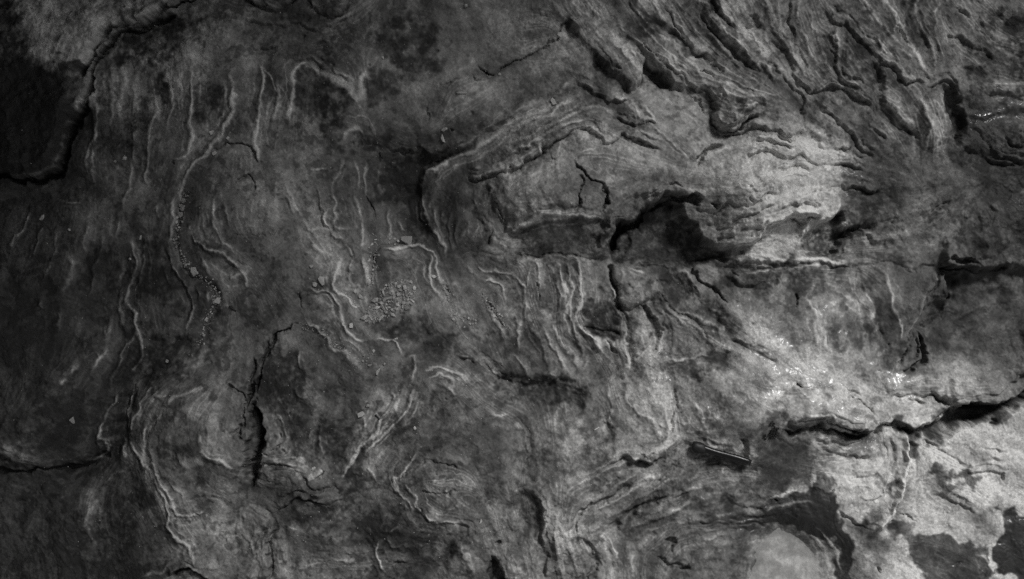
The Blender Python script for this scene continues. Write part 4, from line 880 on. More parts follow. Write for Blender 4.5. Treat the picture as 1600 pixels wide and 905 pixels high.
# where the rock is laminated / rough-broken / smooth
LAM = np.clip(field([(60, 450, .25), (150, 450, .35), (300, 400, .4), (450, 250, .3), (450, 400, .4), (200, 200, .3), (720, 150, .15), (560, 90, .3), (700, 330, .7), (850, 500, .7), (870, 300, .12), (1000, 180, .6), (1070, 200, .2), (1060, 360, .2),
                     (950, 100, .8), (1150, 100, 1.2), (1350, 120, 1), (1500, 150, .8), (1200, 320, .5), (1250, 500, .4), (1400, 500, .4), (1540, 520, .3), (1200, 600, .6), (900, 680, .5), (950, 780, 1.1), (1000, 720, 1.1), (1100, 800, .8),
                     (1400, 750, .4), (500, 650, .5), (330, 700, .5), (650, 800, .6), (200, 800, .7), (80, 100, .3), (200, 650, .9), (640, 640, .7), (600, 430, .3)], 60), 0, 1.3)
RGH = np.clip(field([(120, 60, 1.6), (60, 200, 1.0), (400, 300, .45), (560, 100, .4), (720, 150, .25), (640, 280, .35), (600, 430, .35), (860, 300, .9), (900, 100, .8), (1080, 200, .3), (1060, 360, .6), (1200, 310, 1.7),
                     (1200, 90, .9), (1350, 120, .7), (1530, 120, 1.2), (1550, 230, 1.4), (1400, 320, .7), (1250, 480, .5), (1400, 480, .3), (1540, 500, .35), (1540, 600, .6), (1160, 600, 1.0), (1250, 630, 1.0), (1050, 540, .9), (900, 500, .6),
                     (900, 680, .4), (870, 780, 1.2), (1000, 760, 1.2), (1060, 850, .5), (1350, 720, .9), (1500, 720, .9), (1400, 850, .6), (650, 830, 1.0), (700, 720, .6), (450, 800, .7), (330, 700, .4), (250, 800, .8), (100, 800, .8), (200, 450, .4)], 60), 0, 1.8)

# beds: the broken laminae make small terraces
ALB *= 1.95
ALB = np.where(ALB > 0, 2.1 * np.tanh(ALB / 2.1), ALB)
base = gblur(H, 3.5) + 1.5 * L_mid * LAM + 2.2 * noise(60, 51)
stp = 2.1
t = base / stp
fr = t - np.floor(t)
ter = (np.floor(t) + sstep((fr - 0.62) / 0.3)) * stp
H += 0.55 * gblur(ter - base, 0.8) * np.clip(LAM, 0, 1) * np.clip(0.45 + 0.6 * noise(90, 52), 0, 1)
H += 1.5 * (0.8 - np.abs(L_mid)) * LAM * np.clip(LAM - .25, 0, 1)
H += 0.5 * L_mid * LAM * np.clip(0.6 + 0.5 * noise(70, 53), 0, 1.5)
H += 0.1 * L_fine * LAM * np.clip(LAM, .3, 1)
thin = sum(np.exp(-((L_long - c_) / .10) ** 2) for c_ in (-1.5, -.9, -.3, .3, .9, 1.5)) * np.clip(.4 + .7 * noise(60, 44), 0, 1)
H += 0.7 * thin * np.clip(LAM, 0, 1)
H += 1.6 * noise(75, 54) + 0.55 * noise(26, 55)
n1, n2, n3 = noise(13, 56), noise(6.5, 57), noise(3.3, 58)
H += RGH * (0.62 * n1 - 0.30 * np.abs(n1) + 0.3 * n2 + 0.1 * n3)
H += 0.07 * noise(2.6, 59)
# chips: shallow scabs broken off along sharp outlines
chip = noise(34, 61) + 0.45 * noise(11, 62) + 0.2 * noise(4, 63)
H += 1.1 * (sstep((chip - 0.55) / 0.10) - 0.5) * (0.35 + 0.75 * RGH)
chip2 = noise(20, 64) + 0.5 * noise(7, 65)
H += 0.7 * (sstep((chip2 - 0.9) / 0.12)) * (0.3 + 0.8 * RGH)
# fine hairline cracks here and there
hair = np.abs(noise(55, 66) + 0.35 * noise(14, 67))
hm = np.clip(noise(110, 68) - 0.7, 0, 1)
H -= 1.5 * np.exp(-(hair / 0.018) ** 2) * hm
# pits
for k in range(520):
    px_, py_ = rng.uniform(0, 1600), rng.uniform(0, 905)
    r_ = rng.uniform(1.2, 2.6)
    i, j = int((px_ - GX0) / STEP), int((py_ - GY0) / STEP)
    if rng.random() > 0.3 + RGH[j, i]:
        continue
    s_ = slice(j - 5, j + 6), slice(i - 5, i + 6)
    H[s_] -= rng.uniform(1, 2.6) * np.exp(-(((PX[s_] - px_) ** 2 + (PY[s_] - py_) ** 2 * rng.uniform(.6, 2)) / r_ ** 2))
for sh_, q in (('a2', (455, 675)), ('a2', (55, 693)), ('a2', (1018, 538)), ('a2', (857, 247)), ('b3', (750, 150)), ('b3', (815, 240)), ('b3', (508, 272)), ('b3', (545, 440)), ('b3', (1120, 622)), ('b3', (1050, 520)), ('b2', (447, 308)), ('c3', (820, 860)), ('c3', (683, 450)), ('c1', (706, 352)), ('a1', (1112, 440)), ('b3', (560, 455))):
    px_, py_ = conv(sh_, [q])[0]
    H -= 4 * np.exp(-(((PX - px_) ** 2 + (PY - py_) ** 2) / 2.6 ** 2) ** 1.5)

# the mineral film: streaky, blotchy, speckled
ALB += 0.14 * L_mid * np.clip(LAM, .2, 1) + 0.035 * L_fine * np.clip(LAM, 0, 1)
ALB += 0.8 * thin * np.clip(LAM + .45, 0, 1)
ALB += (.34 * L_long + .16 * L_mid) * np.clip(LAM + .35, .2, 1)
blot = noise(120, 71) * .28 + noise(45, 72) * .24 + noise(18, 73) * .15 + noise(8, 74) * .09 + noise(4, 75) * .07
PALE = np.clip((ALB - .9) / .8, 0, 1)
ALB += .85 * blot * (1 - .75 * PALE)
ALB += .2 * noise(2.4, 80) * np.clip(RGH + .3, 0, 1)
spk = noise(24, 76) + .8 * noise(9, 77) + .6 * noise(4.5, 78)
DK = np.clip(field([(100, 400, 1), (300, 300, .8), (480, 150, 1), (500, 620, 1), (620, 830, 1.2), (720, 150, .3), (640, 420, .4), (900, 500, .8), (1000, 800, .8), (870, 300, .5), (1100, 120, 1), (1200, 300, .2), (1300, 130, .8), (1500, 200, 1), (1300, 480, .8), (1400, 780, .1), (250, 820, 1), (750, 700, .6)], 90), 0, 1.2)
ALB -= (0.35 + .75 * DK) * sstep((spk - .75) / 1.0) * (1 - .6 * PALE)                     # dark crust in scraps
ALB += 0.35 * sstep((-spk - 1.3) / 0.7)                    # bare scraps
REFL = np.clip(0.13 * 2.0 ** (1.0 * ALB), 0.02, 0.62)
WET = np.clip(WET + 0.08 + 0.06 * noise(40, 79), 0, 1)
film_ = np.clip(gblur(WET, 5) * 1.1 - .1, 0, 1) * .85       # the water film levels the fine relief
H = H * (1 - film_) + gblur(H, 6.0) * film_

# the sheet's rim bends under the surrounding rock
rim = np.minimum(np.minimum(PX - GX0, GX1 - PX), np.minimum(PY - GY0, GY1 - PY))
H -= 26 * (1 - sstep(rim / 40.0))

ROUGHN = np.clip(.25 + .75 * RGH - .5 * film_, .1, 1.6) * np.clip(1 + .4 * noise(50, 91), .3, 1.8)
Hs = gblur(H, 4)
GYs, GXs = np.gradient(Hs, STEP)


def ground(px_, py_, smooth=False):
    i = min(max((px_ - GX0) / STEP, 0), NX - 2); j = min(max((py_ - GY0) / STEP, 0), NY - 2)
    a = Hs if smooth else H
    return float(a[int(round(j)), int(round(i))])


def wpos(px_, py_, h):
    return Vector(((px_ - 800) / 1000, (452.5 - py_) / 1000, h / 1000))


# ------------------------------------------------------------------ materials
def node_mat(name):
    m = bpy.data.materials.new(name)
    m.use_nodes = True
    return m, m.node_tree.nodes, m.node_tree.links, m.node_tree.nodes['Principled BSDF']


def mth(n, l, op, a, b=None, c=None):
    q = n.new('ShaderNodeMath'); q.operation = op
    for i, v in enumerate((a, b, c)):
        if v is None:
            continue
        if isinstance(v, (int, float)):
            q.inputs[i].default_value = v
        else:
            l.new(v, q.inputs[i])
    return q.outputs[0]


def nz(n, l, co, scale, detail=3, rough=.6):
    q = n.new('ShaderNodeTexNoise'); q.inputs['Scale'].default_value = scale
    q.inputs['Detail'].default_value = detail; q.inputs['Roughness'].default_value = rough
    l.new(co, q.inputs['Vector'])
    return q.outputs[0]


def rock_material(name, use_attr=True, refl=.12, grain=1.0):
    m, n, l, b = node_mat(name)
    co = n.new('ShaderNodeTexCoord').outputs['Object'] if not use_attr else n.new('ShaderNodeNewGeometry').outputs['Position']
    g1 = nz(n, l, co, 640, 4, .75)                          # sand grains
    g2 = nz(n, l, co, 230, 3, .6)
    g3 = nz(n, l, co, 55, 4, .6)
    f = mth(n, l, 'MULTIPLY_ADD', g1, 1.5 * grain, 1 - .75 * grain)
    f = mth(n, l, 'MULTIPLY', f, mth(n, l, 'MULTIPLY_ADD', g2, .5, .75))
    f = mth(n, l, 'MULTIPLY', f, mth(n, l, 'MULTIPLY_ADD', g3, .7, .65))
    if use_attr:
        a = n.new('ShaderNodeAttribute'); a.attribute_name = 'film_shade'  # mineral film tone together with the painted shade
        wv = n.new('ShaderNodeAttribute'); wv.attribute_name = 'wet'
        wet = wv.outputs['Fac']
        v = mth(n, l, 'MULTIPLY', a.outputs['Fac'], f)
    else:
        wet = None
        v = mth(n, l, 'MULTIPLY', f, refl)
        if name == 'unseen_rock':
            v = mth(n, l, 'MULTIPLY', v, mth(n, l, 'MULTIPLY_ADD', nz(n, l, co, 5, 6, .65), 2.4, -.3))
    cc = n.new('ShaderNodeCombineColor')
    l.new(v, cc.inputs[0]); l.new(mth(n, l, 'MULTIPLY', v, .992), cc.inputs[1]); l.new(mth(n, l, 'MULTIPLY', v, .972), cc.inputs[2])
    l.new(cc.outputs[0], b.inputs['Base Color'])
    bp = n.new('ShaderNodeBump'); bp.inputs['Strength'].default_value = 1.0; bp.inputs['Distance'].default_value = .0008
    hh = mth(n, l, 'MULTIPLY_ADD', g1, .75, mth(n, l, 'MULTIPLY', g2, .6))
    l.new(hh, bp.inputs['Height'])
    if use_attr:
        ca = n.new('ShaderNodeAttribute'); ca.attribute_name = 'coarse'
        l.new(mth(n, l, 'MULTIPLY', ca.outputs['Fac'], .0009), bp.inputs['Distance'])
    l.new(bp.outputs[0], b.inputs['Normal'])
    if wet is not None:
        l.new(mth(n, l, 'MULTIPLY_ADD', wet, -.38, .72), b.inputs['Roughness'])
        cw = mth(n, l, 'MULTIPLY', mth(n, l, 'MULTIPLY', wet, wet), .75)
        l.new(cw, b.inputs['Coat Weight'])
        b.inputs['Coat Roughness'].default_value = .18
        b.inputs['Coat IOR'].default_value = 1.5
        bp2 = n.new('ShaderNodeBump'); bp2.inputs['Strength'].default_value = .8; bp2.inputs['Distance'].default_value = .0011
        l.new(nz(n, l, co, 90, 2, .5), bp2.inputs['Height'])
        l.new(bp2.outputs[0], b.inputs['Coat Normal'])
    else:
        b.inputs['Roughness'].default_value = .75
    b.inputs['Specular IOR Level'].default_value = .35
    return m


M_ROCK = rock_material('layered_sandstone')
M_UNSEEN = rock_material('unseen_rock', False, .10)
M_GRIT = [rock_material('grit_%s' % s, False, v, .7) for s, v in (('grey', .32), ('pale', .45), ('white', .6), ('dun', .24))]

# ------------------------------------------------------------------ slabs and blocks cut out by the cracks
def tag(o, label=None, cat=None, group=None, kind=None):
    if label: o['label'] = label
    if cat: o['category'] = cat
    if group: o['group'] = group
    if kind: o['kind'] = kind
    return o


SLABS = [
    ('rock_slab', 'thing', 'thick dark rock slab with rough pale patch overhanging the upper left corner', 'rock slab',
     conv('a1', [(960, -300), (960, 0), (850, 72), (750, 88), (690, 115), (620, 135), (540, 155), (520, 180), (490, 235), (445, 300), (432, 400), (415, 460), (395, 530), (350, 590), (325, 670), (305, 745), (270, 800), (220, 835), (160, 848), (80, 836), (0, 826), (-330, 822), (-330, -300)])),
    ('rock_ledge', 'thing', 'small rounded grey ledge at the top edge, left one of the pair', 'rock ledge',
     conv('a2', [(-230, -270), (-230, 4), (-60, -5), (0, 15), (50, 30), (110, 45), (170, 25), (220, 2), (228, -270)])),
    ('rock_ledge', 'thing', 'small rounded grey ledge at the top edge, right one of the pair', 'rock ledge',
     conv('a2', [(246, -270), (250, 0), (290, 40), (330, 55), (390, 60), (430, 45), (462, 0), (470, -270)])),
    ('rock_block', 'thing', 'pale rough rock block jutting over the dark arched hollow', 'rock block',
     [(1064, 318), (1085, 302), (1120, 300), (1200, 290), (1290, 300), (1314, 320), (1296, 338), (1262, 336), (1220, 350), (1180, 378), (1140, 392), (1128, 380), (1100, 372), (1085, 352), (1070, 340)]),
    ('rock_flake', 'thing', 'pale cracked rock flake beside the wide black crack at lower left', 'rock flake',
     conv('c2', [(20, 100), (80, 130), (130, 180), (150, 260), (230, 330), (312, 372), (290, 420), (240, 450), (190, 410), (100, 395), (14, 375), (38, 270), (30, 190)])),
    ('pale_slab', 'part', 'pale bleached slab with black blotches below the long dark crack', None,
     conv('c4', [(570, 240), (600, 240), (740, 245), (860, 225), (1000, 190), (1100, 150), (1320, 50), (1320, 1200), (380, 1200), (372, 800), (330, 700), (300, 600), (332, 560), (310, 500), (240, 488), (195, 450), (235, 340), (360, 345), (470, 350), (530, 310), (520, 255)])),
    ('rock_wedge', 'part', 'pointed wedge of streaked rock above the black notch', None,
     conv('a3', [(300, 60), (280, 125), (330, 170), (380, 230), (430, 290), (480, 340), (530, 400), (560, 442), (592, 390), (622, 340), (645, 288), (620, 258), (560, 215), (420, 130), (360, 70)])),
    ('wet_tongue', 'part', 'bright wet tongue of rock between two jagged cracks', None,
     conv('c4', [(20, 60), (60, 40), (100, 0), (130, 15), (180, 20), (240, 30), (320, 8), (350, 40), (380, 75), (430, 100), (495, 165), (540, 212), (480, 222), (420, 205), (350, 180), (280, 155), (200, 165), (110, 165), (30, 120)])),
    ('rock_splinter', 'part', 'sharp pale splinter standing over a small black gap', None,
     conv('a3', [(590, 470), (625, 505), (660, 540), (694, 571), (640, 566), (602, 582), (585, 540)])),
]
LAB = np.zeros(SHAPE, np.int32)
for k, sl in enumerate(SLABS):
    P = smooth_line(sl[4] + [sl[4][0]])[:-1]
    j0 = max(0, int((P[:, 1].min() - 12 - GY0) / STEP)); j1 = min(NY, int((P[:, 1].max() + 12 - GY0) / STEP) + 1)
    i0 = max(0, int((P[:, 0].min() - 12 - GX0) / STEP)); i1 = min(NX, int((P[:, 0].max() + 12 - GX0) / STEP) + 1)
    W = (slice(j0, j1), slice(i0, i1))
    LAB[W][inside(P, WX[W], WY[W])] = k + 1
FL = LAB[:-1, :-1]
VZ = np.stack([(PX - 800) / 1000, (452.5 - PY) / 1000, H / 1000], -1).reshape(-1, 3)
IDX = np.arange(NX * NY).reshape(SHAPE)
QUADS = np.stack([IDX[:-1, :-1], IDX[1:, :-1], IDX[1:, 1:], IDX[:-1, 1:]], -1)


def sheet_mesh(name, label):
    sel = FL == label
    q = QUADS[sel]
    used, inv = np.unique(q, return_inverse=True)
    v = VZ[used]
    f = inv.reshape(-1, 4)
    film_shade = REFL.reshape(-1)[used]; wet = WET.reshape(-1)[used]; rgh = ROUGHN.reshape(-1)[used]
    if label:                                             # broken sides going down into the joint
        pad = np.pad(sel, 1)
        sides = []
        for (dj, di, a, b) in ((0, -1, 0, 1), (1, 0, 1, 2), (0, 1, 2, 3), (-1, 0, 3, 0)):
            nb = pad[1 + dj:1 + dj + sel.shape[0], 1 + di:1 + di + sel.shape[1]]
            ed = QUADS[sel & ~nb]
            sides.append(ed[:, [b, a]])
        e = np.concatenate(sides)
        eu, einv = np.unique(e, return_inverse=True)
        low = VZ[eu].copy(); low[:, 2] -= .022
        top = np.searchsorted(used, eu)
        n0 = len(v)
        einv = einv.reshape(-1, 2)
        ff = np.stack([top[einv[:, 0]], top[einv[:, 1]], n0 + einv[:, 1], n0 + einv[:, 0]], -1)
        v = np.concatenate([v, low]); f = np.concatenate([f, ff])
        film_shade = np.concatenate([film_shade, film_shade[top]]); wet = np.concatenate([wet, wet[top]]); rgh = np.concatenate([rgh, rgh[top]])
    me = bpy.data.meshes.new(name)
    me.vertices.add(len(v)); me.vertices.foreach_set('co', v.astype(np.float32).ravel())
    me.loops.add(len(f) * 4); me.loops.foreach_set('vertex_index', f.astype(np.int32).ravel())
    me.polygons.add(len(f)); me.polygons.foreach_set('loop_start', np.arange(0, len(f) * 4, 4, dtype=np.int32))
    me.polygons.foreach_set('use_smooth', np.ones(len(f), bool))
    me.update(calc_edges=True)
    for nm, arr in (('film_shade', film_shade), ('wet', wet), ('coarse', rgh)):
        at = me.attributes.new(nm, 'FLOAT', 'POINT'); at.data.foreach_set('value', arr.astype(np.float32))
    me.materials.append(M_ROCK)
    o = bpy.data.objects.new(name, me)
    col.objects.link(o)
    return o


bedrock = tag(sheet_mesh('bedrock', 0), 'dark layered sandstone bedrock with wavy laminae and cracks', kind='structure')
for k, (nm, role, label, cat, _) in enumerate(SLABS):
    o = sheet_mesh(nm, k + 1)
    if role == 'part':
        o.parent = bedrock
        tag(o, label)
    else:
        tag(o, label, cat)

# ------------------------------------------------------------------ rock round about, with an unseen rise added on the left for shade
def terrain_shade_bank():
    N = 380
    R = 7.0
    u = np.linspace(-1, 1, N)
    ax = np.sign(u) * (np.abs(u) ** 1.6) * R
    X, Y = np.meshgrid(ax, ax)
    r = np.random.default_rng(5)
    Z = np.zeros_like(X)
    for sc_, am in ((2.2, .10), (1.0, .06), (.45, .03), (.2, .015)):
        for _ in range(7):
            a, p, q = r.uniform(0, 6.28), r.uniform(0, 6.28), r.uniform(.8, 1.3)
            Z += am / 3.2 * np.sin((X * math.cos(a) + Y * math.sin(a)) * 6.28 / sc_ * q + p)
    d = np.maximum(np.abs(X) - .9, np.abs(Y) - .54)        # distance outside the survey sheet
    rr = np.random.default_rng(6)
    for sc_, am in ((.16, .006), (.09, .004), (.05, .0025)):                # small relief near the sheet
        for _ in range(9):
            a, p, q = rr.uniform(0, 6.28), rr.uniform(0, 6.28), rr.uniform(.7, 1.4)
            Z += am / 2.5 * np.sin((X * math.cos(a) + Y * math.sin(a)) * 6.28 / sc_ * q + p + 2 * np.sin(X * 7 + Y * 5 + p))
    ci = np.clip(((np.clip(X * 1000 + 800, GX0 + 44, GX1 - 44)) - GX0) / STEP, 0, NX - 1).astype(int)
    cj = np.clip(((np.clip(452.5 - Y * 1000, GY0 + 44, GY1 - 44)) - GY0) / STEP, 0, NY - 1).astype(int)
    edge = gblur(H, 8)[cj, ci] / 1000                     # carry on from the level of the surveyed rock
    dd = np.maximum(d, 0)
    Z = Z * sstep((d + .03) / .35) + edge * np.exp(-dd / .3) - .005
    left = -X - .98 + .12 * np.sin(Y * 3.1) + .06 * np.sin(Y * 9 + 1)
    Z += SHADE_BANK_H * sstep(left / SHADE_BANK_W) + .25 * np.maximum(left - SHADE_BANK_W, 0)
    Z += .12 * np.sin(Z * 21 + X * 3) * sstep(left / .3) * .35
    keep = ~((np.abs(X) < .872) & (np.abs(Y) < .512))
    vid = np.arange(N * N).reshape(N, N)
    fk = (keep[:-1, :-1] | keep[1:, 1:] | keep[1:, :-1] | keep[:-1, 1:])
    q = np.stack([vid[:-1, :-1], vid[:-1, 1:], vid[1:, 1:], vid[1:, :-1]], -1)[fk]
    me = bpy.data.meshes.new('terrain_and_shade_bank')
    me.from_pydata(np.stack([X, Y, Z], -1).reshape(-1, 3).tolist(), [], q.tolist())
    me.polygons.foreach_set('use_smooth', np.ones(len(me.polygons), bool))
    me.materials.append(M_UNSEEN)
    o = bpy.data.objects.new('terrain_and_shade_bank', me)
    col.objects.link(o)
    tag(o, kind='structure')


SHADE_BANK_H, SHADE_BANK_W = 2.3, .8  # added rise, out of view, that blocks sky light on the left
terrain_shade_bank()


def shade_roof():
    """an unseen rock roof added up-sun, four metres up, to shade the upper left"""
    edge = [(-5.5, 1.3), (-3.5, 1.6), (-1.5, 1.7), (.2, 1.8), (.95, 2.0), (1.35, 2.5), (1.65, 3.0), (2.0, 3.45), (2.5, 3.85), (4.9, 4.4), (7.4, 4.8)]
    E = smooth_line(edge, .35)
    r = np.random.default_rng(8)
    E = E + r.normal(0, .035, E.shape)
    rows = [(0.0, 4.05), (-.05, 4.3), (.15, 4.6), (.8, 5.0), (2.5, 5.4), (8, 5.8), (8, -.5), (7, .3), (6.2, 1.6), (5.0, 2.9), (3.2, 3.7), (1.4, 4.0), (.5, 4.02)]   # section: brow, top, back, wall, ceiling
    nd = np.array([-.3, .95])                             # inward, away from the open side
    V = []
    for k, q in enumerate(E):
        for d, z in rows:
            j_ = r.normal(0, .06, 3)
            V.append((q[0] + nd[0] * d + j_[0], q[1] + nd[1] * d + j_[1], z + j_[2]))
    m_, n_ = len(E), len(rows)
    F = [(a * n_ + b_, a * n_ + (b_ + 1) % n_, (a + 1) * n_ + (b_ + 1) % n_, (a + 1) * n_ + b_) for a in range(m_ - 1) for b_ in range(n_)]
    me = bpy.data.meshes.new('added_shade_roof'); me.from_pydata(V, [], F)
    me.materials.append(M_UNSEEN)
    o = bpy.data.objects.new('added_shade_roof', me); col.objects.link(o)
    bm = bmesh.new(); bm.from_mesh(me); bmesh.ops.recalc_face_normals(bm, faces=bm.faces); bm.to_mesh(me); bm.free()
    tag(o, kind='structure')


shade_roof()

# ------------------------------------------------------------------ the pool
def make_pool():
    P = smooth_line(POOL + [POOL[0]], 6)[:-1]
    c = P.mean(0)
    lvl = .3 + np.percentile([ground(c[0] + (q[0] - c[0]) * .93, c[1] + (q[1] - c[1]) * .93, True) for q in P if q[1] < 930], 15)
    bm = bmesh.new()
    rings = []
    for s in (1.12, .9, .6, .3):
        rings.append([bm.verts.new(wpos(c[0] + (q[0] - c[0]) * s, min(946, c[1] + (q[1] - c[1]) * s), lvl)) for q in P])
    ctr = bm.verts.new(wpos(c[0], c[1], lvl))
    n = len(P)
    for a, b in zip(rings[:-1], rings[1:]):
        for i in range(n):
            bm.faces.new((a[i], a[(i + 1) % n], b[(i + 1) % n], b[i]))
    for i in range(n):
        bm.faces.new((rings[-1][i], rings[-1][(i + 1) % n], ctr))
    bmesh.ops.recalc_face_normals(bm, faces=bm.faces)
    me = bpy.data.meshes.new('water_pool'); bm.to_mesh(me); bm.free()
    if me.polygons[0].normal.z < 0:
        me.flip_normals()
    m, nn, ll, b = node_mat('cloudy_water')
    b.inputs['Base Color'].default_value = (.46, .457, .447, 1)
    b.inputs['Roughness'].default_value = .07
    b.inputs['IOR'].default_value = 1.33
    b.inputs['Alpha'].default_value = .36
    bp = nn.new('ShaderNodeBump'); bp.inputs['Distance'].default_value = .0008; bp.inputs['Strength'].default_value = .4
    ll.new(nz(nn, ll, nn.new('ShaderNodeTexCoord').outputs['Object'], 30, 2, .5), bp.inputs['Height'])
    ll.new(bp.outputs[0], b.inputs['Normal'])
    me.materials.append(m)
    o = bpy.data.objects.new('water_pool', me)
    col.objects.link(o)
    tag(o, 'small cloudy pool of standing water at the bottom edge', kind='structure')


make_pool()

# ------------------------------------------------------------------ loose grit and flakes
def stone_mesh(name, seed, flat=.55, n=13, box=0.0):
    r = random.Random(seed)
    bm = bmesh.new()
    for _ in range(n):
        v = Vector((r.gauss(0, 1), r.gauss(0, 1), r.gauss(0, 1))).normalized()
        if box:
            v = Vector([math.copysign(abs(c) ** (1 - box), c) for c in v])
        v *= r.uniform(.8, 1.05)
        bm.verts.new((v.x, v.y * r.uniform(.8, 1), v.z * flat))
    res = bmesh.ops.convex_hull(bm, input=bm.verts)
    bmesh.ops.delete(bm, geom=list({g for g in res['geom_interior'] + res['geom_unused'] if isinstance(g, bmesh.types.BMVert)}), context='VERTS')
    bmesh.ops.recalc_face_normals(bm, faces=bm.faces)
    me = bpy.data.meshes.new(name)
    bm.to_mesh(me); bm.free()
    return me


STONES = {}
for mi in range(4):
    for s in range(7):
        me = stone_mesh('grit_grain', 100 + s, .5 + .1 * (s % 3), 11 + s)
        me.materials.append(M_GRIT[mi]); STONES[mi, s] = me
FLAKES = []
for s in range(5):
    me = stone_mesh('flake', 300 + s, .5, 10, .45); me.materials.append(M_GRIT[0]); FLAKES.append(me)
FLAKES_P = []
for me in FLAKES:
    c = me.copy(); c.materials.clear(); c.materials.append(M_GRIT[1]); FLAKES_P.append(c)


def lie(o, px_, py_, size, stretch=1.0, rot=0.0, lift=.35):
    i = int(round((px_ - GX0) / STEP)); j = int(round((py_ - GY0) / STEP))
    n = Vector((-GXs[j, i], GYs[j, i], 1.0))
    n = Vector((n.x * .7, n.y * .7, 1)).normalized()
    q = n.to_track_quat('Z', 'Y')
    o.rotation_mode = 'QUATERNION'
    o.rotation_quaternion = q @ Matrix.Rotation(-rot, 3, 'Z').to_quaternion()
    o.location = wpos(px_, py_, ground(px_, py_, True) + lift * size * .55)
    o.scale = (size * stretch / 1000, size / 1000, size / 1000)


def put(name, me, px_, py_, size, label, cat, group=None, stretch=1.0, rot=0.0, lift=.35):
    o = bpy.data.objects.new(name, me)
    col.objects.link(o)
    lie(o, px_, py_, size, stretch, rot, lift)
    return tag(o, label, cat, group)


